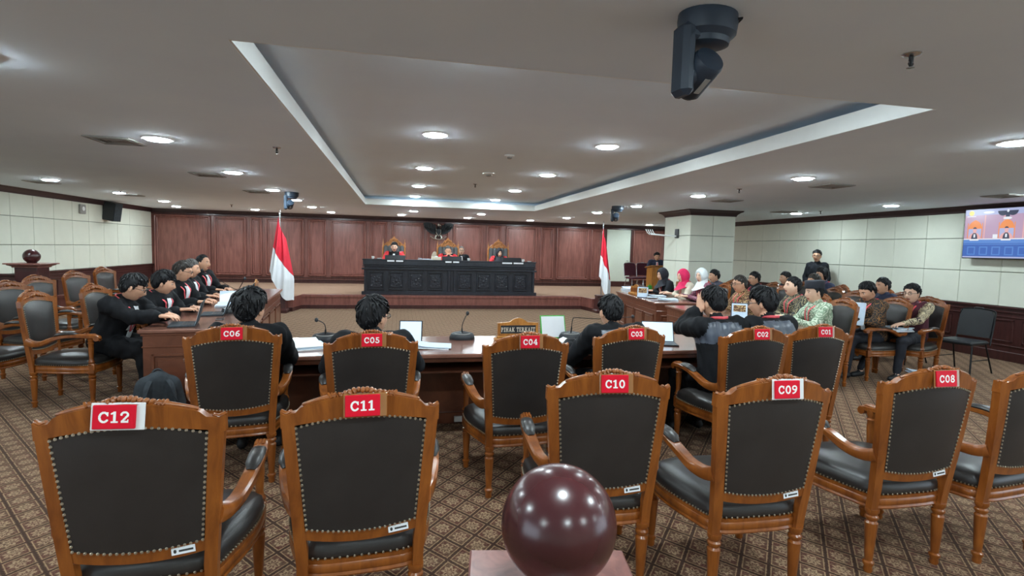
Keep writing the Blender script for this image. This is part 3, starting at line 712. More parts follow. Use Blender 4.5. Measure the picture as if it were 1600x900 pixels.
def chair_proto():
    o = thing('carved_armchair', '-', 'armchair')
    b = MB()
    for s_ in (-1, 1):
        zz = lin(.32, .985, 12)
        outer = [(s_*(.235+.046*max(0, (z-.40)/.6)), z) for z in zz]
        inner = [(s_*((.195 if z < .5 else .20)+.033*max(0, (z-.5)/.47)), z) for z in zz]
        strip(b, outer, inner, .036)
    us = lin(-.281, .281, 33)
    strip(b, [(u, top_outer(u)) for u in us], [(u, min(pad_top(u*.231/.281), .985)-.004) for u in us], .036)
    us = lin(-.205, .205, 13)
    strip(b, [(u, pad_bot(u)+.004) for u in us], [(u, pad_bot(u)-.045) for u in us], .032)
    b.build('back_frame', 'chair_wood', o, sharp=50)
    # raised lip and carved leaves on the crest
    b = MB(); rr = random.Random(3)
    for k in range(11):
        t = (k-5)/5; u = t*.072; z = top_outer(u)+.003+.010*(1-t*t)
        b.ball((u, by(u, 1.03)-.004+rr.uniform(-.006, .006), z), (.0095, .017, .007+.007*rr.random()), 7, 5, T=Ry(R(55*t+rr.uniform(-25, 25))))
    for k in range(4):
        for s_ in (-1, 1): b.tube([(s_*(.07+.012*k), by(.08, 1.03)-.014, top_outer(.08)-.004), (s_*(.082+.012*k), by(.08, 1.03)+.004, top_outer(.09)+.009), (s_*(.078+.012*k), by(.08, 1.03)+.016, top_outer(.09))], [.004, .006, .003], n=5)
    for s_ in (-1, 1):
        b.tube([(s_*u, by(u, 1.03)-.004, top_outer(u)+.003) for u in (.09, .12, .15, .18, .204)], [.012, .010, .009, .008, .006], n=6)
        b.tube([(s_*u, by(u, 1.0), top_outer(u)+.002) for u in (.243, .26, .28)], .008, n=6)
        for k in range(4): b.ball((s_*(.05+.04*k), by(.1, 1.0)+.022, 1.035-.008*k), (.022, .010, .012), 7, 5, T=Ry(s_*R(30)))
    b.ball((0, by(0, 1.03)+.024, 1.035), (.03, .014, .022), 9, 6)
    b.build('carved_crest', 'chair_wood', o, sharp=60)
    # leather back pad
    b = MB(); front = []; back = []
    for i in range(11):
        t = i/10; rf = []; rb = []
        for j in range(13):
            s2 = j/12*2-1; w = .2+(.231-.2)*t; u = s2*w
            z = pad_bot(s2*.2)*(1-t)+pad_top(s2*.231)*t
            bul = (1-s2**4)*(1-(2*t-1)**4)
            rf.append((u, by(u, z)+.016+.028*bul, z)); rb.append((u, by(u, z)-.017-.007*bul, z))
        front.append(rf); back.append(rb)
    b.grid(front, flip=True); b.grid(back)
    b.build('backrest', 'leather', o, sharp=80, fixn=False)
    def nails(name, pts, nrm, r=.0058):
        b = MB()
        for p in pts: b.ball(p, (r if nrm != 'y' else r, r*.8, r), 5, 3)
        q = b.build(name, 'brass', o); q['kind'] = 'stuff'
    pts = []
    per = [(-.2-.031*t, .545+.4*t) for t in lin(0, 1, 21)]+[(s_*.231, pad_top(s_*.231)) for s_ in lin(-1, 1, 25)][1:]+[(.231-.031*t, .945-.4*t) for t in lin(0, 1, 21)][1:]+[(-s_*.2, pad_bot(s_*.2)) for s_ in lin(-1, 1, 22)][1:-1]
    for (u, z) in per: pts.append((u*.985, by(u, z)-.020, z)); pts.append((u*.985, by(u, z)+.020, z))
    nails('back_nailheads', pts, 'y')
    # seat
    SO = catmull([(-.20, -.275), (-.255, -.16), (-.295, 0), (-.305, .13), (-.285, .235), (-.17, .285), (0, .30), (.17, .285), (.285, .235), (.305, .13), (.295, 0), (.255, -.16), (.20, -.275), (0, -.295)], 4, True)
    def ring(k, z, dz=0): return [(p[0]*k, p[1]*k, z) for p in SO]
    b = MB(); b.rings([ring(.93, .328), ring(.99, .328), ring(1.0, .335), ring(.985, .345), ring(1.0, .352), ring(1.0, .375), ring(.985, .382), ring(.99, .398), ring(.95, .40)]); b.build('seat_rail', 'chair_wood', o, sharp=35)
    b = MB(); b.rings([ring(.95, .398), ring(.985, .405), ring(.99, .425), ring(.965, .452), ring(.88, .472), ring(.65, .486), ring(.3, .492), ring(.03, .493)]); b.build('seat', 'leather', o, sharp=70)
    pts = []
    for i in range(0, len(SO)):
        p, q = SO[i], SO[(i+1) % len(SO)]
        for t in (0, .5): pts.append(((p[0]+(q[0]-p[0])*t)*.995, (p[1]+(q[1]-p[1])*t)*.995, .406))
    nails('seat_nailheads', pts, 'y')
    # legs
    lp = [(.018, 0), (.022, .012), (.019, .03), (.027, .045), (.027, .055), (.018, .062), (.021, .10), (.028, .23), (.030, .262), (.022, .272), (.031, .285), (.031, .295), (.023, .303), (.032, .318), (.032, .335)]
    for s_ in (-1, 1):
        b = MB(); b.lathe(lp, (s_*.208, -.276, 0), 14); b.build('leg', 'chair_wood', o)
        b = MB(); b.lathe(lp[:-1], (s_*.268, .222, 0), 14)
        b.bevel_box((s_*.268-.03, .192, .318), (s_*.268+.03, .252, .41), .006)
        b.lathe([(.03, .41), (.02, .42), (.029, .432), (.02, .446), (.017, .47), (.023, .56), (.021, .60), (.028, .612), (.02, .622), (.026, .64), (.026, .67)], (s_*.275, .222, 0), 14)
        b.build('leg', 'chair_wood', o)
        P = catmull([(s_*.238, -.305, .625), (s_*.252, -.24, .606), (s_*.275, -.16, .615), (s_*.296, -.07, .655), (s_*.303, .03, .682), (s_*.297, .13, .684), (s_*.284, .21, .674), (s_*.278, .27, .67), (s_*.276, .292, .655), (s_*.276, .285, .64)], 4)
        n = len(P); ww = [.046+.014*math.sin(math.pi*i/n) for i in range(n)]; hh = [.062-.026*min(1, i/14) for i in range(n)]
        b = MB(); b.bar(P, ww, hh); b.tube([(s_*.276-.03, .276, .655), (s_*.276+.03, .276, .655)], .024, n=12)
        for k in (-1, 0, 1): b.tube([(s_*.282+k*.015, .17+.02*abs(k), .693), (s_*.277+k*.014, .25, .694), (s_*.276+k*.014, .296, .668)], .007, n=6)
        a = b.build('arm', 'chair_wood', o, sharp=40)
        b = MB(); pa = [(s_*.297, -.055, .678), (s_*.302, -.03, .698), (s_*.303, .04, .708), (s_*.298, .10, .706), (s_*.292, .142, .69)]
        b.tube(pa, [.018, .031, .034, .031, .018], n=12, flat=.5); b.build('arm_pad', 'leather', a)
    return o
PROTO = chair_proto()
_used = [False]
def chair(x, y, deg, label, group='carved wooden armchairs'):
    if not _used[0]: o = PROTO; _used[0] = True
    else: o = copy_tree(PROTO)
    o.location = (x, y, 0); o.rotation_euler = (0, 0, R(deg)); o['label'] = label; o['group'] = group
    return o
plate_me = MB(); plate_me.bevel_box((-.060, -.004, -.038), (.060, .004, .038), .002); plate_me = plate_me.mesh('number_plate', 'red_plate', fixn=True)
hold_me = MB(); hold_me.bevel_box((-.066, -.002, -.042), (.084, .003, .042), .002); hold_me = hold_me.mesh('plate_holder', 'clear_acrylic', fixn=True)
hold_w = MB(); hold_w.bevel_box((-.068, -.002, -.044), (.084, .003, .044), .002); hold_w = hold_w.mesh('plate_holder', 'white_plastic', fixn=True)
st_me = MB(); st_me.bevel_box((-.038, -.001, -.013), (.038, .001, .013), .0008); st_me = st_me.mesh('asset_sticker', 'paper', fixn=True)
def number(ch, txt, white=False, sticker=True, du=0.0, tilt=0.0):
    y = by(0, 1.02)-.026
    p = link('number_plate', plate_me, ch, (du, y-.006, 1.032)); p.rotation_euler = (R(-6), R(tilt), 0)
    link('plate_holder', hold_w if white else hold_me, p, (0, .006, 0))
    lettering(txt, .036, Tr(0, -.0046, 0) @ Rx(R(90)), 'letter_white', p, .13)
    if sticker:
        s_ = link('asset_sticker', st_me, ch, (.135, by(.135, .51)-.019, .514)); s_.rotation_euler = (R(-4), R(-7), 0)
        b = MB(); b.ball((-.026, -.0015, 0), (.005, .001, .007), 8, 5); b.box((-.014, -.0016, -.004), (.032, -.0009, .003)); b.build('sticker_print', 'vent_dark', s_)
NUMS = {'C12': (-.88, 2.31, 2.3), 'C11': (-.15, 2.34, 3.9), 'C10': (.95, 2.53, -5.2), 'C09': (1.63, 2.36, -1.2), 'C08': (2.57, 2.45, 0.0), 'C07': (3.20, 2.44, 6),
        'C06': (-1.07, 3.96, 8.7), 'C05': (-.18, 3.68, 3.4), 'C04': (.77, 3.56, 2.9), 'C03': (1.57, 3.82, 6.0), 'C02': (2.56, 3.76, -.3), 'C01': (3.16, 3.84, .3)}
WHERE = {'C12': 'empty carved armchair at the near left, red plate reading C12', 'C11': 'empty carved armchair left of the ball post, red plate reading C11', 'C10': 'empty carved armchair just behind the ball post, red plate reading C10',
         'C09': 'empty carved armchair right of the ball post, red plate reading C09', 'C08': 'empty carved armchair at the near right, red plate reading C08', 'C07': 'carved armchair cut by the right edge of the picture, beside C08',
         'C06': 'carved armchair with plate C06 under the curly haired man', 'C05': 'carved armchair with plate C05 under the man in glasses', 'C04': 'empty carved armchair at the centre desk, red plate reading C04',
         'C03': 'carved armchair with plate C03 at the centre desk', 'C02': 'carved armchair with plate C02 under the man leaning on his hand', 'C01': 'carved armchair with plate C01 at the right end of the centre desk'}
for k, (x, y, a) in NUMS.items():
    c = chair(x, y, a, WHERE[k], 'numbered armchairs')
    number(c, k, k in ('C12', 'C09'), int(k[1:]) > 6, du=(.0 if k != 'C12' else -.02), tilt=(0 if k != 'C12' else 2))

# ================================================================== DESKS
def raised(b, lo, hi, nx, face, m=0, top=.06, bot=.06, gap=.07, d=.012):
    # row of raised panels on a face ('x' or 'y' normal), lo/hi = (a0,z0),(a1,z1)
    pass
def panel_row(parent, axis, pos, sgn, a0, a1, z0, z1, n, m, name='carved_panel', gap=.06, d=.014):
    w = (a1-a0-gap*(n+1))/n
    for k in range(n):
        p0 = a0+gap+k*(w+gap); p1 = p0+w; b = MB(); f = .022
        def bx(q0, q1, zz0, zz1, dd):
            lo_, hi_ = sorted((pos, pos+sgn*dd))
            if axis == 'x': b.bevel_box((lo_, q0, zz0), (hi_, q1, zz1), .004)
            else: b.bevel_box((q0, lo_, zz0), (q1, hi_, zz1), .004)
        bx(p0, p1, z1-f, z1, d*1.4); bx(p0, p1, z0, z0+f, d*1.4); bx(p0, p0+f, z0, z1, d*1.4); bx(p1-f, p1, z0, z1, d*1.4)
        bx(p0+.05, p1-.05, z0+.05, z1-.05, d)
        b.build(name, m, parent)
def desk(label, x, y, deg, L, Wd, front, n, hgt=.76):
    # local: long axis y (0..L), front face at x = front side (+1 right / -1 left), origin at near corner of the front side
    o = thing('long_desk', label, 'desk', (x, y, 0), R(deg), 'long side desks')
    s_ = front; x0, x1 = sorted((0, -s_*Wd))
    b = MB(); b.bevel_box((x0-.02, -.02, hgt-.035), (x1+.02, L+.02, hgt), .008); b.build('desk_top', 'desk_top_lit_wood', o)
    b = MB(); b.bevel_box((x0, 0, hgt-.06), (x1, L, hgt-.035), .004); b.build('apron', 'desk_wood', o)
    fx0, fx1 = sorted((-s_*.02, -s_*.05)); b = MB(); b.box((fx0, .03, .0), (fx1, L-.03, hgt-.06)); b.build('front_board', 'desk_wood', o)
    panel_row(o, 'x', -s_*.02, s_, .05, L-.05, .14, .54, n, 'desk_wood')
    for q0, q1, sg in ((.0, .03, -1), (L-.03, L, 1)):
        b = MB(); b.box((x0+.02, q0, 0), (x1-.02, q1, hgt-.06)); b.build('end_board', 'desk_wood', o)
        panel_row(o, 'y', q0 if sg < 0 else q1, sg, x0+.03, x1-.03, .14, .54, 1, 'desk_wood')
    b = MB(); b.bevel_box((x0+.005, -.012, 0), (x1-.005, L+.012, .09), .006); b.build('plinth', 'desk_wood', o)
    b = MB(); b.bevel_box((x0+.01, -.008, .60), (x1-.01, L+.008, .615), .004); b.build('moulding', 'desk_wood', o)
    return o
LD = desk('long wooden desk where the robed men sit on the left', -1.60, 5.50, 5.7, 4.72, .72, 1, 6, .77)
RD2 = desk('wooden desk near right with the calendar standing on it', 4.08, 5.35, -2.4, 2.42, .72, -1, 4)
RD1 = desk('wooden desk farther right where the women in headscarves sit', 4.23, 8.24, -7.2, 2.32, .72, -1, 4)

cd = thing('centre_desk', 'long wooden desk facing the judges with name board and microphones', 'desk', (0, 0, 0))
b = MB(); b.bevel_box((-1.5, 4.14, .725), (3.45, 5.0, .76), .008); b.build('desk_top', 'desk_top_lit_wood', cd)
b = MB(); b.bevel_box((-1.47, 4.22, .59), (3.42, 4.9, .61), .004); b.build('shelf', 'desk_wood', cd)
b = MB(); b.bevel_box((-1.47, 4.165, .69), (3.42, 4.19, .726), .004); b.build('apron', 'desk_wood', cd)
b = MB(); b.box((-1.47, 4.78, 0), (3.42, 4.82, .726)); b.build('front_board', 'desk_wood', cd)
for xx in (-1.47, -.25, 1.0, 2.2, 3.38): b = MB(); b.box((xx, 4.26, 0), (xx+.04, 4.78, .726)); b.build('divider', 'desk_wood', cd)
b = MB(); b.bevel_box((-1.47, 4.745, 0), (3.42, 4.785, .10), .005); b.build('plinth', 'desk_wood', cd)
panel_row(cd, 'y', 4.82, 1, -1.45, 3.4, .14, .6, 5, 'desk_wood')
b = MB(); b.bevel_box((.50, 4.715, .02), (.63, 4.744, .07), .004); so = tag(b.build('power_socket', 'white_plastic'), 'white power socket box at the foot of the centre desk', 'socket')

# judges bench
jb = thing('judges_bench', 'long black carved bench of the judges on the stage', 'bench', (0, 0, ZS))
BX0, BX1, BY0, BY1 = -.90, 3.62, 13.99, 14.75
b = MB(); b.bevel_box((BX0+.03, BY0+.03, 0), (BX1-.03, BY0+.09, .87), .005); b.build('front_board', 'bench_black', jb)
for xx in (BX0+.03, BX1-.09): b = MB(); b.bevel_box((xx, BY0+.09, 0), (xx+.06, BY1, .80), .005); b.build('end_board', 'bench_black', jb)
b = MB(); b.bevel_box((BX0-.0, BY0, .76), (BX1, BY0+.05, .915), .01); b.build('upstand', 'bench_black', jb)
b = MB(); b.bevel_box((BX0-.02, BY0-.01, .885), (BX1+.02, BY0+.16, .915), .008); b.build('ledge', 'bench_black', jb)
b = MB(); b.bevel_box((BX0+.03, BY0+.09, .74), (BX1-.03, BY1, .78), .006); b.build('desk_top', 'bench_black', jb)
b = MB(); b.bevel_box((BX0-.03, BY0-.025, .64), (BX1+.03, BY0+.05, .69), .012); b.bevel_box((BX0-.015, BY0-.012, .72), (BX1+.015, BY0+.04, .745), .006); b.build('moulding', 'bench_black', jb)
b = MB(); b.bevel_box((BX0-.03, BY0-.03, 0), (BX1+.03, BY0+.05, .09), .012); b.build('plinth', 'bench_black', jb)
for k, (xa, xb) in enumerate(((BX0, 1.345), (1.375, BX1))):
    w = (xb-xa-.25)/4
    for q in range(4):
        p0 = xa+.14+q*w; p1 = p0+w-.12
        b = MB()
        for lo, hi in (((p0, BY0-.015, .57), (p1, BY0+.04, .595)), ((p0, BY0-.015, .13), (p1, BY0+.04, .155)), ((p0, BY0-.01, .13), (p0+.025, BY0+.04, .595)), ((p1-.025, BY0-.01, .13), (p1, BY0+.04, .595))): b.bevel_box(lo, hi, .006)
        b.bevel_box((p0+.05, BY0+.008, .18), (p1-.05, BY0+.04, .545), .006)
        cxm = (p0+p1)/2
        for i in range(9):
            a = i*2*math.pi/9; b.ball((cxm+.085*math.cos(a), BY0+.008, .362+.10*math.sin(a)), (.03, .012, .018), 7, 5, T=Ry(-a))
        b.ball((cxm, BY0+.006, .362), (.035, .016, .04), 8, 6)
        for sx in (-1, 1):
            for sz in (-1, 1): b.ball((cxm+sx*.12, BY0+.01, .362+sz*.13), (.03, .01, .03), 7, 5)
        b.build('carved_panel', 'bench_black', jb)
    for xx in (xa+.03, xb-.09): b = MB(); b.bevel_box((xx, BY0-.02, .09), (xx+.06, BY0+.04, .64), .008); b.build('pilaster', 'bench_black', jb)

def judge_chair(x, y, label):
    o = thing('judge_chair', label, 'chair', (x, y, ZS), R(180), 'carved judge chairs')
    for s_ in (-1, 1):
        b = MB(); b.lathe([(.028, 0), (.03, .3), (.024, .5), (.028, .9), (.02, 1.0), (.028, 1.05), (.02, 1.2), (.03, 1.24), (.016, 1.28), (.022, 1.33), (.008, 1.37), (.004, 1.45)], (s_*.30, -.27, 0), 12); b.build('post', 'carved_brown', o)
        b = MB(); b.lathe([(.02, 0), (.028, .1), (.03, .4), (.025, .65)], (s_*.29, .24, 0), 10); b.build('leg', 'carved_brown', o)
        b = MB(); b.tube(catmull([(s_*.30, -.26, .66), (s_*.31, 0, .68), (s_*.29, .26, .66)], 4), .03, n=8); b.build('arm', 'carved_brown', o)
    b = MB(); b.bevel_box((-.29, -.27, .34), (.29, .27, .42), .02); b.build('seat_rail', 'carved_brown', o)
    b = MB(); b.bevel_box((-.27, -.22, .42), (.27, .26, .52), .045); b.build('seat', 'leather', o)
    b = MB()
    for k in range(5): b.bevel_box((-.275+.11*k, -.30, .5), (-.165+.11*k, -.19, 1.27), .035)
    b.build('backrest', 'leather_grey', o)
    pf = catmull([(-.29, 1.22), (-.29, 1.29), (-.24, 1.31), (-.20, 1.36), (-.14, 1.38), (-.10, 1.45), (-.05, 1.47), (0, 1.53), (.05, 1.47), (.10, 1.45), (.14, 1.38), (.20, 1.36), (.24, 1.31), (.29, 1.29), (.29, 1.22)], 3)
    b = MB(); b.prism([(p[0], p[1]) for p in pf], 'y', -.30, -.26)
    rr = random.Random(5)
    for k in range(60):
        u = rr.uniform(-.26, .26); zm = 1.50-abs(u)*.8; z = rr.uniform(1.25, max(1.27, zm))
        b.ball((u, -.255, z), (.026+.016*rr.random(), .028, .010), 7, 5, T=Ry(rr.uniform(0, 3.1)))
    b.build('carved_crest', 'carved_brown', o)
judge_chair(-.15, 15.32, 'carved golden judge chair behind the left judge'); judge_chair(1.385, 15.35, 'carved golden judge chair behind the centre judge'); judge_chair(2.87, 15.32, 'carved golden judge chair behind the woman judge')

# banquet chairs
def banquet(x, y, z, deg, label, frame='black_metal', pad='black_plastic'):
    o = thing('banquet_chair', label, 'chair', (x, y, z), R(deg), 'stackable padded chairs')
    b = MB(); b.bevel_box((-.22, -.2, .41), (.22, .23, .47), .022); b.build('seat', pad, o)
    T = Tr(0, -.25, .50) @ Rx(R(10))
    b = MB(); b.prism([(-.20, 0), (.20, 0), (.205, .30), (.18, .385), (.06, .40), (-.06, .40), (-.18, .385), (-.205, .30)], 'y', -.025, .025, T=T); b.build('backrest', pad, o)
    b = MB(); b.tube([tuple(T @ Vector(p)) for p in catmull([(-.21, 0, -.10), (-.212, 0, .30), (-.19, 0, .39), (-.06, 0, .41), (.06, 0, .41), (.19, 0, .39), (.212, 0, .30), (.21, 0, -.10)], 4)], .011, n=6); b.build('back_frame', frame, o)
    b = MB(); b.bevel_box((-.055, -.36, .865), (.055, -.30, .925), .012); b.build('grip', frame, o)
    for s_ in (-1, 1):
        b = MB(); b.tube([(s_*.2, .18, .41), (s_*.23, .24, 0)], .011, n=6); b.build('leg', frame, o)
        b = MB(); b.tube([(s_*.2, -.14, .43), (s_*.23, -.30, 0)], .011, n=6); b.build('leg', frame, o)
        b = MB(); b.tube([(s_*.212, .2, .2), (s_*.216, -.2, .2)], .007, n=6); b.build('stretcher', frame, o)
mat('silver_tube', sc(190, 192, 196), 0.25, 0.8, vary=.05)
banquet(7.95, 6.08, 0, 101, 'black padded stacking chair standing alone by the right wall')
banquet(7.66, 6.80, 0, 101, 'black padded stacking chair half hidden behind the maroon batik man')
banquet(7.30, 15.7, ZS, 188, 'silver framed chair left of the small lectern', 'silver_tube', 'maroon_cloth')
banquet(7.85, 16.0, ZS, 180, 'silver framed chair behind the small lectern', 'silver_tube', 'maroon_cloth')

# lectern
o = thing('lectern', 'small pale wooden lectern beside the column at the back', 'lectern', (7.72, 14.95, ZS), 0)
b = MB(); b.prism([(-.20, 0), (.20, 0), (.22, .82), (-.22, .82)], 'y', -.02, .02); b.build('front_board', 'gold_wood', o)
for s_ in (-1, 1): b = MB(); b.box((s_*.19-.015, .02, 0), (s_*.19+.015, .36, .80)); b.build('side_board', 'gold_wood', o)
b = MB(); b.bevel_box((-.25, -.05, -.015), (.25, .42, .015), .006, T=Tr(0, 0, .85) @ Rx(R(-8))); b.build('top', 'gold_wood', o)
b = MB(); b.bevel_box((-.22, -.03, 0), (.22, .38, .05), .008); b.build('plinth', 'gold_wood', o)

# newel posts with balls
def newel(x, y, ztop, r, label, post_h, cap, rz=0):
    o = thing('newel_post', label, 'post', (x, y, 0), rz, 'ball topped newel posts')
    b = MB(); w = cap*.62; b.bevel_box((-w, -w, 0), (w, w, post_h-.05), .008); b.build('post', 'ball_wood', o)
    b = MB(); rs = []
    for e, z in ((w, -.07), (w+.02, -.065), (w+.02, -.05), (cap*.88, -.03), (cap*.88, -.022), (cap, -.018), (cap, -.004), (cap-.004, 0)): rs.append([(-e, -e, post_h+z), (e, -e, post_h+z), (e, e, post_h+z), (-e, e, post_h+z)])
    b.rings(rs, smooth=False); b.build('cap', 'mahogany', o)  # cap paler than the post: its glossy reflection is put into the colour
    b = MB(); b.lathe([(r*.55, 0), (r*.58, .008), (r*.45, .02), (r*.42, ztop-2*r-post_h+.012)], (0, 0, post_h), 28); b.build('collar', 'ball_wood', o)
    b = MB(); b.ball((0, 0, ztop-r), (r, r, r), 48, 32); b.build('ball', 'ball_wood', o, sharp=180)
newel(.29, .90, 1.206, .105, 'polished dark ball post close to the camera', .955, .165, R(-9.5))
newel(-5.5, 9.5, 1.40, .108, 'dark ball topped post by the left wall behind the empty chairs', 1.19, .24)
br = thing('barrier_rail', 'dark low wooden barrier left of the far ball post', 'barrier', (-5.5, 9.5, 0))
b = MB(); b.bevel_box((-1.7, -.05, .98), (-.16, .05, 1.02), .01); b.build('handrail', 'mahogany_dark', br)
b = MB(); b.box((-1.7, -.025, 0), (-.16, .025, .98)); b.build('board', 'mahogany_dark', br)
panel_row(br, 'y', -.025, -1, -1.68, -.18, .12, .88, 2, 'mahogany_dark')

# flags
def flag(x, y, label, spread, seed, flip=1):
    o = thing('flag', label, 'flag', (x, y, 0), 0, 'red and white flags on poles')
    b = MB(); rs = []
    for e, z in ((.17, 0), (.17, .06), (.15, .08), (.135, .10), (.115, .40), (.125, .42), (.125, .45), (.1, .46)): rs.append([(-e, -e, z), (e, -e, z), (e, e, z), (-e, e, z)])
    b.rings(rs, smooth=False); b.build('stand', 'mahogany_dark', o)
    b = MB(); b.lathe([(.014, .45), (.014, 2.24), (.022, 2.245), (.022, 2.27), (.008, 2.28), (.02, 2.30), (.014, 2.33), (.003, 2.37)], n=12); b.build('pole', 'chrome', o)
    NS, NTt = 40, 44; mid = NTt//2
    def P(s_, t):
        z = 2.20-1.42*t-(.50+.30*t)*s_**1.2+.55*max(0, t-.72)*abs(s_-.55)*2
        z = max(z, .30)
        drop = min(1, (2.23-z)/1.45); w = spread*(.05+.95*drop**.9)
        ph = seed+s_*13+t*1.5
        x_ = (s_-.42)*w+.012*math.sin(ph*.7)*drop
        y_ = -.16+.05*drop*math.sin(ph)+.02*drop*math.sin(ph*2.3+1)-.10*(1-abs(2*s_-1))*drop+.13*(1-drop)
        return (x_, y_, z)
    red = MB(); red.grid([[P(i/NS, j/NTt) for i in range(NS+1)] for j in range(mid+1)]); red.build('red_band', 'flag_red', o, fixn=False, sharp=180)
    wh = MB(); wh.grid([[P(i/NS, j/NTt) for i in range(NS+1)] for j in range(mid, NTt+1)]); wh.build('white_band', 'flag_white', o, fixn=False, sharp=180)
flag(-2.66, 13.0, 'red and white flag hanging on a pole at the left end of the stage', .56, .4, 1)
flag(5.13, 13.0, 'red and white flag hanging on a pole at the right end of the stage', .34, 1.6, 1)

# ================================================================== PEOPLE
from mathutils.bvhtree import BVHTree
def capsule(mb, p0, r0, p1, r1, n=12):
    p0 = V(*p0); p1 = V(*p1); d = p1-p0; L = np.linalg.norm(d)
    d = d/L if L > 1e-6 else V(0, 0, 1)
    a = np.cross(d, V(0, 0, 1)) if abs(d[2]) < .9 else np.cross(d, V(1, 0, 0)); a /= np.linalg.norm(a); b = np.cross(d, a)
    rs = []
    prof = [(-math.cos(q), math.sin(q), 0) for q in (.25, .6, 1.0, 1.3)]+[(math.cos(q), math.sin(q), 1) for q in (1.57, 1.25, .9, .55, .22)]
    for h, w, e in prof:
        c = (p1+d*h*r1) if e else (p0+d*h*r0); r = (r1 if e else r0)*w
        rs.append([tuple(c+a*r*math.cos(2*math.pi*j/n)+b*r*math.sin(2*math.pi*j/n)) for j in range(n)])
    mb.rings(rs)
def remeshed(mb, voxel, smooth=4, fac=.5):
    me = bpy.data.meshes.new('tmp'); me.from_pydata(mb.v, [], mb.f)
    bm = bmesh.new(); bm.from_mesh(me); bmesh.ops.recalc_face_normals(bm, faces=bm.faces); bm.to_mesh(me); bm.free()
    ob = bpy.data.objects.new('tmp', me); COL.objects.link(ob)
    m = ob.modifiers.new('r', 'REMESH'); m.mode = 'VOXEL'; m.voxel_size = voxel
    if smooth: s_ = ob.modifiers.new('s', 'SMOOTH'); s_.factor = fac; s_.iterations = smooth
    dg = bpy.context.evaluated_depsgraph_get(); dg.update()
    ev = ob.evaluated_get(dg).to_mesh()
    n = len(ev.vertices); co = np.empty(n*3); ev.vertices.foreach_get('co', co)
    fs = [tuple(p.vertices) for p in ev.polygons]
    ob.evaluated_get(dg).to_mesh_clear(); bpy.data.objects.remove(ob); bpy.data.meshes.remove(me)
    return co.reshape(-1, 3), fs

# --- one hand: five bent fingers of unequal length, thumb from the side of the palm
def make_hand():
    mb = MB()
    capsule(mb, (-.022, .0, 0), .022, (-.024, .075, .0), .016); capsule(mb, (.018, .0, 0), .02, (.026, .07, 0), .014); capsule(mb, (0, -.02, 0), .024, (0, .075, .002), .016)
    for x, y, l, sp in ((-.028, .078, .078, -6), (-.009, .084, .086, -1), (.010, .08, .079, 4), (.027, .07, .062, 10)):
        p = V(x, y, .002); a = R(sp); pit = R(-10)
        for q, (f, r0, r1) in enumerate(((.45, .0092, .0086), (.31, .0086, .0078), (.24, .0078, .0066))):
            d = V(math.sin(a)*math.cos(pit), math.cos(a)*math.cos(pit), math.sin(pit)); e = p+d*l*f
            capsule(mb, p, r0, e, r1, 8); p = e; pit -= R(22)
    p = V(-.03, .012, -.004)
    for d, l, r0, r1 in ((V(-.72, .62, -.28), .042, .014, .0105), (V(-.45, .86, -.22), .034, .0105, .009), (V(-.2, .95, -.25), .026, .009, .007)):
        d = d/np.linalg.norm(d); e = p+d*l; capsule(mb, p, r0, e, r1, 8); p = e
    v, f = remeshed(mb, .0048, 2, .4); v[:, 2] *= .92
    return v, f
HAND = make_hand()

def head_points(K=34, N=46):
    out = np.zeros((K+1, N, 3))
    for i in range(K+1):
        th = math.pi*i/K
        for j in range(N):
            ph = 2*math.pi*j/N
            out[i, j] = (.074*math.sin(th)*math.sin(ph), .096*math.sin(th)*math.cos(ph), -.118*math.cos(th))
    x, y, z = out[..., 0], out[..., 1], out[..., 2]
    lo = np.clip(-z/.118, 0, 1)
    x *= 1-.24*lo**1.3
    y[:] = np.where(y < 0, y*(1.02-.30*lo**1.2), y*(1-.04*lo))
    fr = np.clip(y/.05, 0, 1); ax = np.abs(x)
    g = lambda a, s_: np.exp(-(a/s_)**2)
    y += fr*(.020*g(x, .0125)*g(z+.026, .017)+.010*g(x, .010)*g(z-.0, .026)-.0085*g(ax-.031, .015)*g(z-.012, .012)+.004*g(ax-.03, .02)*g(z-.032, .009)
             +.005*g(x, .021)*g(z+.058, .006)-.003*g(x, .024)*g(z+.064, .003)+.005*g(x, .018)*g(z+.070, .006)+.008*g(x, .022)*g(z+.098, .016)+.003*g(ax-.045, .018)*g(z+.02, .02))
    return out
HP = head_points()*1.09; HK, HN = HP.shape[0]-1, HP.shape[1]
def sphere_faces(K, N):
    F = []
    for i in range(K):
        for j in range(N): F.append((i*N+j, i*N+(j+1) % N, (i+1)*N+(j+1) % N, (i+1)*N+j))
    return F
HF = sphere_faces(HK, HN)
def shell(mask, thick, rough=0.0, seed=0, top=0.0, under=.006, grow=1.0):
    # closed surface that stands proud of the head where mask>0 and dips below it elsewhere
    rr = np.random.RandomState(seed); P = HP.copy()
    ctr = V(0, -.005, .0); d = P-ctr; r = np.linalg.norm(d, axis=2, keepdims=True); d = d/r
    nz = rr.rand(*P.shape[:2])
    nz = (nz+np.roll(nz, 1, 0)+np.roll(nz, -1, 0)*1.0+np.roll(nz, 2, 0))/4
    t = mask*grow*(thick+rough*(nz-.5)*2+top*np.clip(d[..., 2], 0, 1)**2)-(1-mask)*under
    return P+d*t[..., None]
def sstep(a, b, x): t = np.clip((x-a)/(b-a), 0, 1); return t*t*(3-2*t)
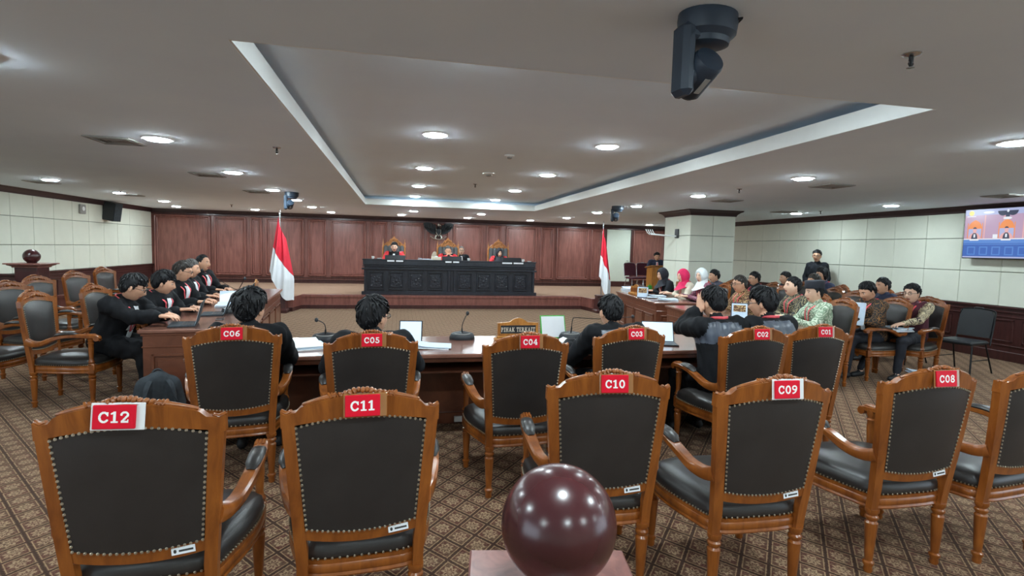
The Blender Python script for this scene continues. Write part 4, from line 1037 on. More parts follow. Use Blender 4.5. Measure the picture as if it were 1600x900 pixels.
def hair_mask(style):
    x, y, z = HP[..., 0], HP[..., 1], HP[..., 2]
    ph = np.degrees(np.abs(np.arctan2(x, y)))
    xp = [0, 30, 55, 68, 80, 92, 110, 135, 180]
    hl = {'short': [.066, .064, .050, .030, -.012, .018, -.03, -.058, -.066], 'fringe': [.044, .046, .045, .02, -.02, .005, -.04, -.066, -.076], 'receding': [.086, .088, .066, .04, -.005, .02, -.025, -.055, -.062], 'long': [.06, .055, .04, .0, -.06, -.08, -.1, -.11, -.115]}[style]
    d_ = z-np.interp(ph, xp, hl)*1.09+.004*np.sin(ph*.35+3*x/.02)
    return sstep(-.006, .008, d_), (.30+.70*sstep(0, .06, d_))*(.55+.45*sstep(.0, .07, z))
def mats_of(names): return [MATS[n] for n in names]

def person(label, x, y, ztop, face, lean=6, hyaw=0, hpitch=4, top='robe_black', sleeve=None, legs='trousers', shoes='shoe_black', skin='skin', hair='hair_black', style='short', hthick=.015, hrough=.004,
           hijab=None, arms='lap', hands=None, lanyard=False, jabot=False, glasses=False, peci=False, collar=None, yoke=False, robe=False, stand=False, female=False, base=0.0, voxel=.019, tie=None, moustache=False, seed=1, knees=None, sit=.0, group='people in the courtroom', bald_grey=False):
    face = R(face); ln = R(lean); hipz = (.93 if stand else .575+sit)
    hip = V(0, -.07, hipz); nb = V(0, -.055, hipz+.50); hc = V(0, -.01, hipz+.63)
        # stretch the trunk so that the head reaches its height
    top_z = ztop-base; cs, sn = math.cos(ln), math.sin(ln)
    t = (top_z-hipz-.128-(hthick if not hijab else .018))/((hc-hip)[2]*cs-(hc-hip)[1]*sn)
    t = min(max(t, .72), 1.3)
    def Lp(p):
        d = (V(*p)-hip)*V(1, 1, t); return hip+V(d[0], d[1]*cs+d[2]*sn, d[2]*cs-d[1]*sn)
    def Ld(p): return V(p[0], p[1]*cs+p[2]*sn, p[2]*cs-p[1]*sn)
    head = Lp(hc); c_, s_ = math.cos(face), math.sin(face)
    ox = x-(c_*head[0]-s_*head[1]); oy = y-(s_*head[0]+c_*head[1])
    root = thing('person', label, 'person', (ox, oy, base), face, group)
    sleeve = sleeve or top
    sw = .165 if female else (.168 if stand else .185)
    z0 = hipz; bulk = 1.12 if robe else 1.0
    M = [skin, top, sleeve, legs, shoes, 'lips', 'eye_white', 'eye_dark', hair if not hijab else 'hair_black', 'robe_satin']
    bones = []                                    # p0,r0,p1,r1,material
    B = lambda p0, r0, p1, r1, m: bones.append((V(*p0), r0, V(*p1), r1, m))
    for q in (-1, 1):
        B(Lp((q*.075, -.07, z0)), .115*bulk, Lp((q*.075, -.06, z0+.22)), .105*bulk, 1)
        B(Lp((q*.075, -.06, z0+.22)), .105*bulk, Lp((q*.085, -.055, z0+.38)), .112*bulk, 1)
        B(Lp((q*.085, -.055, z0+.38)), .112, Lp((q*sw*.72, -.06, z0+.445)), .075, 1)
    B(Lp((0, -.05, z0+.1)), .13*bulk, Lp((0, -.04, z0+.36)), .135*bulk, 1)
    B(Lp((0, -.07, z0+.47)), .072, Lp((0, -.05, z0+.50)), .058, 1 if not collar else 1)
    B(Lp((0, -.055, z0+.48)), .052, head+V(0, -.022, -.06), .052, 0)
    wr = []
    if hands:
        ci, si = math.cos(-face), math.sin(-face)
        for h_ in hands:
            dx, dy = h_[0]-ox, h_[1]-oy; wr.append(V(ci*dx-si*dy, si*dx+ci*dy, h_[2]-base))
        if wr[0][0] > wr[1][0]: wr = wr[::-1]
    else:
        A = {'lap': ((-.10, .25, z0+.14), (.09, .27, z0+.145)), 'desk': ((-.13, .36, .83), (.13, .38, .83)), 'wide': ((-.22, .38, .83), (.22, .38, .83)), 'side': ((-.22, .03, z0-.06), (.22, .03, z0-.06)), 'front': ((-.05, .17, z0+.0), (.05, .19, z0+.02)), 'cheek': ((-.10, .12, z0+.56), (.2, .34, .83))}[arms]
        wr = [V(*p) for p in A]
    HMAT = []
    for q, W in zip((-1, 1), wr):
        S = Lp((q*sw, -.06, z0+.435)); d = W-S; L = np.linalg.norm(d); u_, f_ = .285, .255
        if L > .52: W = S+d/L*.52; d = W-S; L = .52
        a = (u_*u_-f_*f_+L*L)/(2*L); hgt = math.sqrt(max(u_*u_-a*a, 0)); e_ = d/L
        pole = V(q*.55, -.35, -.8) if not (arms == 'cheek' and q < 0) else V(-.35, .5, -.8); pole -= e_*(pole@e_); pole /= np.linalg.norm(pole)
        E_l = S+e_*a+pole*hgt
        k = 1.36 if robe else 1.08
        B(S, .068*k, E_l, .050*k, 2); fd = (W-E_l)/np.linalg.norm(W-E_l)
        cuff = E_l+(W-E_l)*(.74 if robe else .93)
        B(E_l, .050*k, cuff, (.072 if robe else .038), 2); B(cuff-fd*.03, .030, W, .025, 0)
        HMAT.append((q, W, fd))
    for i, q in enumerate((-1, 1)):
        if stand:
            B((q*.09, -.06, z0-.02), .10, (q*.10, -.04, .5), .068, 3); B((q*.10, -.04, .5), .066, (q*.10, -.06, .1), .046, 3); B((q*.105, -.05, .05), .045, (q*.12, .12, .035), .034, 4)
        else:
            kx, ky = (q*.13, .36) if not knees else knees[i][:2]; fx, fy = (q*.13, .40) if not knees else knees[i][2:]
            kz = .53+sit*.5
            B((q*.085, -.05, z0-.02), .10*bulk, (kx, ky, kz), .072*bulk, 3); B((kx, ky, kz), .070*bulk, (fx, fy, .13), .048*bulk, 3); B((fx, fy, .13), .04, (fx, fy+.01, .07), .036, 0 if knees else 3); B((fx, fy-.02, .047), .043, (fx*1.06, fy+.15, .036), .036, 4)
            if robe: B((q*.08, .02, z0-.03), .12, (kx*.8, ky-.04, kz-.02), .10, 3)
    mb = MB()
    for b_ in bones: capsule(mb, *b_[:4])
    v, f = remeshed(mb, voxel, 3, .5)
    cen = np.array([v[list(p)].mean(0) for p in f]); best = np.full(len(f), 9.0); idx = np.zeros(len(f), int)
    for p0, r0, p1, r1, m in bones:
        d = p1-p0; L2 = d@d+1e-9; tt = np.clip(((cen-p0)@d)/L2, 0, 1); ds = np.linalg.norm(cen-p0-tt[:, None]*d, axis=1)-(r0+(r1-r0)*tt)
        if m == 0: ds = ds+.008
        w = ds < best; best[w] = ds[w]; idx[w] = m
    nr = np.zeros_like(v); fa_ = np.array([p[:3] for p in f]); fn = np.cross(v[fa_[:, 1]]-v[fa_[:, 0]], v[fa_[:, 2]]-v[fa_[:, 0]])
    cl = np.zeros(len(v))
    for k_ in range(3): np.add.at(nr, fa_[:, k_], fn); np.maximum.at(cl, fa_[:, k_], ((idx > 0) & (idx != 4)).astype(float))
    nr /= (np.linalg.norm(nr, axis=1, keepdims=True)+1e-9)
    wv = np.sin(46*v[:, 0]+30*v[:, 2]+9*np.sin(11*v[:, 1]+seed)+seed)*.6+np.sin(33*v[:, 2]-38*v[:, 1]+7*np.sin(9*v[:, 0]+seed*2))*.6+np.sin(19*v[:, 1]+23*v[:, 0]+seed)*.5
    v = v+nr*(cl*wv*(.0068 if robe else .0045))[:, None]
    if yoke:
        zc = (cen-hip)@Ld((0, 0, 1)); idx[(idx == 1) & (zc > .30*t) & (zc < .47*t)] = 9
    out = MB(); out.raw(v.tolist(), f, 0, True); out.m = idx.tolist()
    bvh = BVHTree.FromPolygons([Vector(p) for p in v], [p for p, m_ in zip(f, idx) if m_ in (1, 9)])
    # head, ears, eyes, brows
    HM = Tr(*head) @ Rz(R(hyaw)) @ Rx(R(-hpitch))
    def hp(P): return [tuple(HM @ Vector(p)) for p in P]
    hv = HP.reshape(-1, 3); n0 = len(out.m)
    out.raw(hp(hv), HF, 0, True)
    fc = hv[np.array(HF)].mean(1); lip = (fc[:, 1] > .05) & (np.abs(fc[:, 0]) < .024) & (np.abs(fc[:, 2]+.064) < .0105)
    for i in np.nonzero(lip)[0]: out.m[n0+i] = 5
    if moustache:
        ms = (fc[:, 1] > .05) & (np.abs(fc[:, 0]) < .028) & (np.abs(fc[:, 2]+.048) < .006)
        for i in np.nonzero(ms)[0]: out.m[n0+i] = 8
    for q in (-1, 1):
        if not hijab: out.ball((0, 0, 0), (.008, .02, .032), 10, 8, 0, T=HM @ Tr(q*.083, -.006, -.004) @ Rz(q*R(-22)))
        out.ball((0, 0, 0), (.0115, .007, .0055), 10, 6, 6, T=HM @ Tr(q*.034, .0865, .012)); out.ball((0, 0, 0), (.0060, .004, .0054), 8, 5, 7, T=HM @ Tr(q*.034, .0915, .012))
        out.tube(hp([(q*.015, .1005, .033), (q*.033, .0985, .037), (q*.050, .087, .032)]), [.003, .0036, .002], n=5, m=8)
    for q, W, fd in HMAT:
        if arms == 'cheek' and q < 0: fd = V(.2, .15, 1.0); fd /= np.linalg.norm(fd)
        else: fd = V(fd[0], fd[1], fd[2]*.4-.1); fd /= np.linalg.norm(fd)
        a = np.cross(fd, V(0, 0, 1)); a /= np.linalg.norm(a); n_ = np.cross(a, fd)
        hv2 = HAND[0].copy()
        if q < 0: hv2[:, 0] *= -1
        P = W+fd*.01+hv2[:, :1]*a+hv2[:, 1:2]*fd+hv2[:, 2:3]*n_
        out.raw(P.tolist(), HAND[1] if q > 0 else [g_[::-1] for g_ in HAND[1]], 0, True)
    out.build('body', mats_of(M), root, sharp=180, fixn=False)
    # ---- hair or scarf
    if hijab:
        xx, yy, zz = HP[..., 0], HP[..., 1], HP[..., 2]
        face_r = np.sqrt((xx/.062)**2+((zz+.018)/.098)**2); mk = np.where(yy > 0, sstep(.86, 1.04, face_r), 1.0)
        S = shell(mk, .023, .003, seed, .005); b = MB(); b.raw(hp(S.reshape(-1, 3)), HF, 0, True)
        rs = []
        for a_, rx, ry, zz_, yo in ((0, .084, .095, -.03, -.015), (1, .088, .098, -.075, -.018), (2, .088, .10, -.115, -.014), (3, .12, .125, -.165, -.02), (4, .160, .150, -.205, -.02), (5, .178, .168, -.24, -.01)):
            ring = []
            for j in range(30):
                an = 2*math.pi*j/30; w_ = 1+.03*math.sin(an*7+a_*1.1+seed)*min(1, a_/3)
                sq_ = (.55 if (a_ < 2 and math.sin(an) > .2) else 1)
                ring.append(tuple(head+V(rx*w_*math.cos(an), yo+ry*w_*sq_*math.sin(an), zz_-(.03*max(0, math.sin(an))*a_/6)+(.05*abs(math.cos(an))**3 if a_ > 4 else 0))))
            rs.append(ring)
        b.rings(rs, caps=False); b.build('headscarf', hijab, root, sharp=180, fixn=True)
    elif hair:
        mk_, gr_ = hair_mask(style); S = shell(mk_, hthick, hrough, seed, .006, grow=gr_); b = MB(); b.raw(hp(S.reshape(-1, 3)), HF, 0, True)
        rr = random.Random(seed*7+1); cand = np.argwhere((mk_ > .8) & (gr_ > .3)); crown = V(.01, -.045, .125)
        for _ in range(150 if voxel < .018 else 70):
            i, j = cand[rr.randrange(len(cand))]; p = S[i, j].copy(); r0 = np.linalg.norm(p); pts = [p]
            flow = p-crown; flow = flow/(np.linalg.norm(flow)+1e-6)+V(rr.uniform(-.5, .5), rr.uniform(-.1, .5) if p[1] > -.02 else rr.uniform(-.4, .2), rr.uniform(-.3, .2))*(.5+hrough*60)
            ok = True
            for st_ in range(3):
                q_ = pts[-1]+flow/np.linalg.norm(flow)*(.018+hthick*.35); n_ = q_/np.linalg.norm(q_)
                ii = min(HK-1, max(1, int(round(math.acos(max(-1, min(1, -q_[2]/.1286/max(1, np.linalg.norm(q_)/.118))))/math.pi*HK)))); jj = int(round(math.atan2(q_[0]/.081, q_[1]/.105)/(2*math.pi)*HN)) % HN
                if mk_[ii, jj] < .35: ok = False; break
                pts.append(n_*(np.linalg.norm(S[ii, jj])+(hthick*.10+rr.uniform(-.001, .003)+hrough*.5*rr.random())*gr_[ii, jj]))
            if len(pts) > 1: b.tube(hp(pts), [.0065, .0075, .006, .0015][:len(pts)], n=5, flat=.55)
        b.build('hair', hair, root, sharp=180, fixn=True)
    if peci:
        b = MB(); rs = []
        for k_, z_ in ((1.0, .062), (1.01, .078), (.99, .146), (.96, .153), (.9, .155)):
            rs.append(hp([(.094*k_*math.cos(2*math.pi*j/30), -.006+.118*k_*math.sin(2*math.pi*j/30), z_+.016*math.sin(2*math.pi*j/30)*-1*0) for j in range(30)]))
        b.rings(rs); b.build('peci_cap', 'hijab_black', root, sharp=50)
    if glasses:
        b = MB()
        for q in (-1, 1):
            b.tube(hp([(q*.034+.024*math.cos(a_), .110, .010+.017*math.sin(a_)) for a_ in np.linspace(0, 2*math.pi, 15)]), .0026, n=5)
            b.tube(hp([(q*.058, .109, .014), (q*.080, .075, .015), (q*.089, .0, .014), (q*.088, -.02, .0)]), .0024, n=5)
        b.tube(hp([(-.011, .110, .013), (0, .113, .015), (.011, .110, .013)]), .002, n=5); b.build('glasses', 'black_plastic', root)
    def onbody(xq, zq, off, ang=0.0):   # point on the clothing: cast from outside towards the spine
        o_ = Lp((xq+.6*math.sin(ang), -.05+.6*math.cos(ang), zq)); dr = Ld((-math.sin(ang), -math.cos(ang), 0))
        h_ = bvh.ray_cast(Vector(o_), Vector(dr))
        return V(*h_[0])-dr*off if h_[0] else Lp((xq, .1, zq))
    if collar:
        b = MB(); rs = []
        for r_, z_ in ((.070, .455), (.064, .485), (.060, .515), (.056, .515), (.058, .47)):
            rs.append([tuple(Lp((r_*math.cos(a_), -.052+r_*math.sin(a_)*1.05, z0+z_-(.02*max(0, math.sin(a_)))))) for a_ in np.linspace(0, 2*math.pi, 22)[:-1]])
        b.rings(rs, caps=False); b.build('collar', collar, root, sharp=60)
    if jabot:
        b = MB(); g_ = []
        for zq in np.linspace(z0+.46, z0+.20, 9):
            wd = .026+.026*(z0+.46-zq)/.26; g_.append([tuple(onbody(xq, zq, .010+.004*math.cos(xq*160))) for xq in np.linspace(-wd, wd, 7)])
        b.grid(g_); b.build('bib', jabot if isinstance(jabot, str) else 'shirt_white', root, sharp=180)
    if tie:
        b = MB(); g_ = []
        for zq in np.linspace(z0+.45, z0+.16, 8):
            wd = .012+.014*(z0+.45-zq)/.29; g_.append([tuple(onbody(xq, zq, .018)) for xq in (-wd, 0, wd)])
        b.grid(g_); b.build('tie', tie, root)
    if lanyard:
        b = MB()
        for q in (-1, 1):
            P = [onbody(q*.004, z0+.18, .012), onbody(q*.03, z0+.28, .011), onbody(q*.055, z0+.37, .011), onbody(q*.068, z0+.43, .012)]
            P += [Lp((q*.078, -.05, z0+.50)), Lp((q*.055, -.115, z0+.507)), Lp((0, -.132, z0+.505))]
            b.tube(catmull(P, 4), .0115, n=6, flat=.35, up=(0, 1, 0))
        ly = b.build('lanyard', 'lanyard', root)
        c0 = onbody(0, z0+.14, .014); b = MB(); b.box((-.033, -.002, -.05), (.033, .002, .05), T=Tr(*c0) @ Rx(-ln)); b.build('badge', 'paper', ly)
    return root, (ox, oy, math.degrees(face))

def seated(label, chair_label, *a, **k):
    nochair = k.pop('nochair', False); ca = k.pop('chair_at', None); cdg = k.pop('chair_turn', 0)
    r_, (ox, oy, fa) = person(label, *a, **k)
    if not nochair: chair(*(ca or (ox, oy, fa+cdg)), chair_label)
    return r_, (ox, oy, fa)

LAW = dict(top='robe_black', legs='robe_black', robe=True, jabot=True, lanyard=True)
# left desk
seated('man in black robe and glasses typing on a laptop, nearest on the left', 'carved armchair of the man typing at the near left', -2.58, 5.93, 1.265, -102, 20, 24, 22, arms='desk', hands=((-2.18, 5.80, .85), (-2.12, 5.62, .85)), glasses=True, style='fringe', hthick=.022, hrough=.007, shoes='shoe_pale', voxel=.015, skin='skin', seed=2, chair_at=(-3.06, 5.93, -88), **LAW)
seated('black haired robed man second along the left desk, pink ribbon at his neck', 'carved armchair behind the second robed man on the left', -2.60, 6.68, 1.262, -104, 12, 26, 12, arms='desk', style='fringe', hthick=.026, hrough=.007, voxel=.016, seed=3, chair_at=(-3.0, 6.80, -92), **LAW)
seated('robed man in glasses reading a paper, third along the left desk', 'carved armchair of the robed man reading papers', -2.72, 7.55, 1.34, -104, 10, 24, 14, arms='desk', glasses=True, hair='hair_brown', seed=4, chair_turn=20, **LAW)
seated('grey haired robed man half hidden behind the man reading papers', 'carved armchair of the grey haired robed man', -2.90, 8.35, 1.335, -104, 8, 24, 6, arms='desk', hair='hair_grey', seed=5, chair_turn=20, **LAW)
seated('robed man facing the room at the far end of the left desk', 'carved armchair at the far end of the left desk', -3.10, 9.45, 1.372, -112, 4, 8, 0, arms='desk', style='receding', hthick=.009, seed=6, chair_turn=24, **LAW)
# centre desk, seen from behind (their numbered chairs stand already)
CEN = dict(top='robe_black', legs='robe_black', robe=True, nochair=True)
seated('curly black haired man seen from behind in chair C06', '', -1.02, 4.02, 1.285, 4, 6, -24, 6, arms='desk', style='fringe', hthick=.036, hrough=.009, collar='robe_black', voxel=.016, seed=7, **CEN)
seated('man with black glasses seen from behind in chair C05', '', -.17, 3.74, 1.26, 2, 6, -42, 2, arms='wide', glasses=True, style='fringe', hthick=.028, hrough=.003, voxel=.016, seed=8, **CEN)
seated('black haired man seen from behind in chair C03', '', 1.66, 3.98, 1.255, 4, 12, 4, 8, arms='wide', collar='robe_black', hthick=.018, voxel=.016, seed=9, yoke=True, **CEN)
seated('robed man in chair C02 resting his cheek on his left hand', '', 2.58, 4.00, 1.335, 4, 9, 14, 6, arms='cheek', collar='shirt_white', lanyard=True, yoke=True, hthick=.022, hrough=.007, voxel=.015, seed=10, **CEN)
seated('robed man with glasses in chair C01 looking left', '', 3.10, 4.06, 1.33, 6, 14, 36, 6, arms='desk', glasses=True, style='fringe', hthick=.026, lanyard=True, yoke=True, voxel=.015, seed=11, **CEN)
# right desks
F_ = dict(female=True, hair=None, lanyard=True, arms='desk', legs='suit_black')
seated('woman in black headscarf and black jacket at the right desk', 'carved armchair of the woman in the black headscarf', 5.24, 9.95, 1.29, 86, 12, 8, 6, top='suit_black', hijab='hijab_black', skin='skin_light', jabot='cream_cloth', seed=12, **F_)
seated('woman in bright pink headscarf and cream top', 'carved armchair of the woman in the pink headscarf', 5.34, 9.32, 1.295, 84, 10, 4, 4, top='cream_cloth', hijab='hijab_pink', skin='skin_light', seed=13, **F_)
seated('woman in white headscarf and maroon batik', 'carved armchair of the woman in the white headscarf', 5.36, 8.72, 1.335, 80, 8, 26, 4, top='batik_maroon', hijab='hijab_white', skin='skin_light', seed=14, **F_)
RB = dict(lanyard=True, arms='desk')
seated('man in dark patterned shirt behind the white headscarf', 'carved armchair behind the woman in white headscarf', 6.28, 9.75, 1.285, 84, 4, 0, 2, top='batik_navy', seed=15, lanyard=True)
seated('man in glasses and brown gold batik at the right desk', 'carved armchair of the man in brown gold batik', 5.02, 7.12, 1.29, 82, 10, 4, 4, top='batik_brown', glasses=True, hair='hair_brown', hthick=.009, seed=16, voxel=.017, **RB)
seated('man in dark jacket sitting behind the brown batik man', 'carved armchair of the man in the dark jacket', 6.74, 9.12, 1.28, 82, 4, 0, 2, top='suit_black', glasses=True, jabot='maroon_cloth', seed=17, lanyard=True)
seated('man in white shirt and dark jacket near the right wall', 'carved armchair near the right wall behind others', 7.72, 9.48, 1.28, 80, 4, 0, 4, top='suit_black', jabot=True, seed=18, lanyard=True)
seated('man in dark olive batik looking up at the right desk', 'carved armchair of the man in dark olive batik', 5.30, 6.36, 1.315, 78, 6, 4, -8, top='batik_olive', skin='skin_light', voxel=.017, seed=19, **RB)
seated('man in black cap and pale green batik', 'carved armchair of the man in the black cap', 5.05, 5.68, 1.285, 72, 6, 10, 4, top='batik_green', peci=True, skin='skin_light', hthick=.008, voxel=.015, seed=20, chair_at=(5.16, 5.74, 84), **RB)
seated('brown haired person in black seen between the cap and the guard', 'carved armchair behind the man in the black cap', 7.05, 7.95, 1.305, 80, 4, 0, 6, top='suit_black', hair='hair_brown', seed=21)
seated('person with thick black hair sitting in front of the guard', 'carved armchair in front of the standing guard', 7.75, 8.55, 1.41, 78, 2, 0, 6, top='suit_navy', style='long', hthick=.022, hrough=.008, seed=22, lanyard=True)
seated('man in gold flowered dark batik reading a paper', 'carved armchair of the man reading in gold flowered batik', 6.15, 5.98, 1.29, 84, 8, 2, 24, top='batik_floral', skin='skin', hands=((5.80, 5.86, .80), (5.82, 6.16, .78)), voxel=.016, seed=23, lanyard=True)
seated('man in navy shirt behind the flowered batik man', 'carved armchair of the man in the navy shirt', 7.45, 6.98, 1.30, 82, 2, 0, 0, top='suit_navy', seed=24)
seated('man in glasses and maroon and cream batik with papers on his lap', 'carved armchair of the man in maroon and cream batik', 6.78, 5.90, 1.272, 104, 3, -2, 2, top='maroon_cloth', sleeve='batik_cream', glasses=True, skin='skin_light', hthick=.014, hands=((6.36, 5.66, .74), (6.42, 6.02, .76)), knees=((-.14, .42, -.10, .42), (.18, .42, .22, .66)), voxel=.014, seed=25, lanyard=True)
# guard, standing
person('standing guard in dark uniform and glasses by the right wall', 9.12, 10.25, 1.752, 118, 0, 10, 4, top='suit_black', glasses=True, arms='side', stand=True, seed=26)
# judges and staff on the stage
JU = dict(top='robe_black', sleeve='robe_red', robe=True, jabot=True, base=ZS, arms='wide', group='judges at the bench')
person('judge in red sleeved black robe at the left of the bench', -.14, 15.08, 1.70, 176, 4, 4, 8, skin='skin_light', seed=27, **JU)
person('presiding judge in red sleeved robe resting his face on his hands', 1.34, 15.05, 1.635, 176, 12, 0, 20, hair='hair_grey', style='receding', seed=28, hands=((1.29, 14.93, 1.36), (1.41, 14.93, 1.36)), **JU)
person('woman judge in black headscarf and red sleeved robe', 2.80, 15.05, 1.605, 168, 6, 20, 6, hijab='hijab_black', female=True, hair=None, skin='skin_light', seed=29, **JU)
person('balding aide in dark suit seated behind the presiding judge', 1.86, 16.35, 1.625, 178, 2, 0, 2, top='suit_black', collar='shirt_white', jabot=True, hair='hair_grey', style='receding', hthick=.006, base=ZS, skin='skin_light', glasses=True, seed=30)
person('man in navy suit and red tie seated behind the small lectern', 7.86, 15.35, 1.61, 168, 8, 0, 14, top='suit_navy', collar='shirt_white', jabot=True, tie='lanyard', base=ZS, arms='wide', seed=31)

# ================================================================== MORE CHAIRS ON THE LEFT, PROPS
for x, y, a, l in ((-4.37, 8.2, -97, 'empty carved armchair on the left, in front of the far ball post'), (-4.52, 9.34, -97, 'empty carved armchair on the left, second behind the robed men'), (-4.83, 10.8, -97, 'empty carved armchair on the left nearest the stage'),
                   (-4.02, 7.08, -100, 'empty carved armchair cut by the left edge, upper one'), (-3.95, 6.1, -96, 'carved armchair arm and legs at the very left edge')):
    chair(x, y, a, l, 'empty armchairs along the left wall')
for x, y, a, l in ((6.55, 8.45, 82, 'empty carved armchair between the brown batik man and the dark jackets'), (6.75, 7.15, 82, 'empty carved armchair behind the man in the black cap'), (7.9, 7.75, 82, 'empty carved armchair by the right wall in the second row')):
    chair(x, y, a, l, 'armchairs in the second row on the right')

def mic(x, y, z, deg, label, neck=((0, 0, .05), (0, .02, .16), (.05, .05, .24)), s=1.0):
    o = thing('desk_microphone', label, 'microphone', (x, y, z), R(deg), 'gooseneck desk microphones'); o.scale = (s, s, s)
    b = MB(); rs = []
    for k, z_, t_ in ((1.0, .0, 0), (1.03, .012, .0), (.98, .03, .004), (.86, .044, .01), (.3, .052, .012)):
        rs.append([(.115*k*math.cos(a), .075*k*math.sin(a)-(.02 if math.sin(a) < 0 else 0)*0, z_+t_*(1+math.sin(a))) for a in np.linspace(0, 2*math.pi, 29)[:-1]])
    b.rings(rs); b.build('base', 'black_plastic', o)
    b = MB(); b.tube([(.075*math.cos(a), .05*math.sin(a), .055+.005*math.sin(a)) for a in np.linspace(R(200), R(340), 9)], .005, n=6); b.build('ring', 'vent_grey', o)
    P = catmull(neck, 5); b = MB(); b.tube(P, [.008 if i < 4 else .004 for i in range(len(P))], n=6); b.build('gooseneck', 'black_metal', o)
    b = MB(); b.ball(P[-1], (.016, .016, .02), 10, 8); b.build('capsule', 'black_plastic', o)
mic(-.62, 4.80, .76, 0, 'desk microphone left of the man in glasses at the centre desk', ((0, 0, .05), (.0, .01, .12), (-.02, .0, .16), (-.07, -.01, .185)))
mic(.57, 4.82, .76, 0, 'desk microphone in the middle of the centre desk', ((0, 0, .05), (.0, .01, .12), (.02, .02, .18), (.05, .03, .235)))
mic(1.60, 4.78, .76, 0, 'desk microphone with long bent neck beside the upright folder', ((0, 0, .05), (.01, .01, .14), (.02, .015, .185), (.05, .02, .20), (.3, .05, .185), (.66, .08, .20)))
mic(-1.93, 6.72, .77, 80, 'desk microphone near the laptop on the left desk', ((0, 0, .05), (.0, -.02, .12), (.0, -.10, .26), (.0, -.18, .40)))
mic(-2.35, 8.9, .77, 80, 'desk microphone at the far end of the left desk', ((0, 0, .05), (-.1, .12, .12), (-.3, .30, .30), (-.42, .40, .40)))
mic(4.62, 7.35, .76, 80, 'desk microphone on the near right desk', ((0, 0, .05), (.0, .05, .10), (.0, .12, .13)))

def laptop(x, y, z, deg, label, open_=105, w=.33, d=.23):
    o = thing('laptop', label, 'laptop', (x, y, z), R(deg), 'laptops on the desks')
    b = MB(); b.bevel_box((-w/2, -d/2, 0), (w/2, d/2, .016), .004); ba = b.build('base', 'charcoal_cloth', o)
    b = MB()
    for r_ in range(4):
        for c_ in range(11): b.box((-w/2+.025+c_*.026, -.01+r_*.026, .016), (-w/2+.047+c_*.026, .012+r_*.026, .0185))
    k = b.build('keyboard', 'black_plastic', ba); k['kind'] = 'stuff'
    T = Tr(0, d/2, .014) @ Rx(R(90-open_+90-90)) if False else Tr(0, d/2, .014) @ Rx(R(180-open_-90))
    b = MB(); b.bevel_box((-w/2, -.004, 0), (w/2, .006, d), .003, T=Tr(0, d/2, .014) @ Rx(R(90-open_))); ld = b.build('lid', 'charcoal_cloth', o)
    b = MB(); b.box((-w/2+.012, -.0055, .015), (w/2-.012, -.0042, d-.012), T=Tr(0, d/2, .014) @ Rx(R(90-open_))); b.build('screen', 'screen_glow', ld)
laptop(-2.06, 5.72, .77, -76, 'open grey laptop under the hands of the typing robed man')
laptop(-2.05, 6.55, .77, -78, 'open grey laptop on the left desk beyond the first one', 110)
laptop(-2.25, 8.3, .77, -80, 'open dark laptop farther along the left desk', 110)
def tablet(x, y, z, deg, label, w, h, tilt, case='black_plastic', scr='screen_glow', kb=False):
    o = thing('tablet', label, 'tablet', (x, y, z), R(deg), 'tablets and folders standing on the centre desk')
    T = Tr(0, 0, .004) @ Rx(R(-tilt))
    b = MB(); b.bevel_box((-w/2, -.004, 0), (w/2, .006, h), .003, T=T); b.build('case', case, o)
    b = MB(); b.box((-w/2+.01, -.0055, .01), (w/2-.01, -.0042, h-.01), T=T); b.build('screen', scr, o)
    b = MB(); b.bevel_box((-w/2+.02, 0, 0), (w/2-.02, .005, h*.5), .002, T=Tr(0, .11, 0) @ Rx(R(tilt*.8))); b.build('stand_flap', case, o)
    if kb: b = MB(); b.bevel_box((-w/2, -.2, 0), (w/2, -.01, .012), .004); b.build('keyboard', case, o)
tablet(.10, 4.62, .76, -6, 'bright upright tablet right of the man in glasses', .2, .2, 20)
tablet(1.44, 4.80, .76, 4, 'upright pale document folder with green edge behind chair C04', .25, .22, 18, 'green_bag', 'paper')
tablet(2.38, 4.55, .76, -16, 'open tablet with keyboard on the desk beside chair C03', .30, .20, 24, 'black_plastic', 'screen_glow', True)

# name board PIHAK TERKAIT
nb_ = thing('name_board', 'golden wooden name board reading PIHAK TERKAIT on the centre desk', 'sign', (1.07, 4.72, .76), R(2))
pf = [(-.19, .045), (.19, .045), (.19, .165), (.085, .172), (.06, .19), (.03, .205), (0, .21), (-.03, .205), (-.06, .19), (-.085, .172), (-.19, .165)]
b = MB(); b.prism(pf, 'y', -.012, .012); b.build('board', 'gold_wood', nb_)
b = MB(); b.bevel_box((-.22, -.05, 0), (.22, .05, .028), .01); b.bevel_box((-.20, -.035, .028), (.20, .035, .048), .008); b.build('foot', 'gold_wood', nb_)
b = MB(); b.box((-.165, -.0145, .068), (.165, -.012, .142)); b.build('black_panel', 'black_plastic', nb_)
b = MB()
for lo, hi in (((-.178, -.018, .142), (.178, -.012, .154)), ((-.178, -.018, .056), (.178, -.012, .068)), ((-.178, -.018, .056), (-.165, -.012, .154)), ((.165, -.018, .056), (.178, -.012, .154))): b.bevel_box(lo, hi, .003)
b.build('frame', 'gold_wood', nb_)
lettering('PIHAK TERKAIT', .040, Tr(0, -.0155, .104) @ Rx(R(90)), 'cream_cloth', nb_, .10, .70)

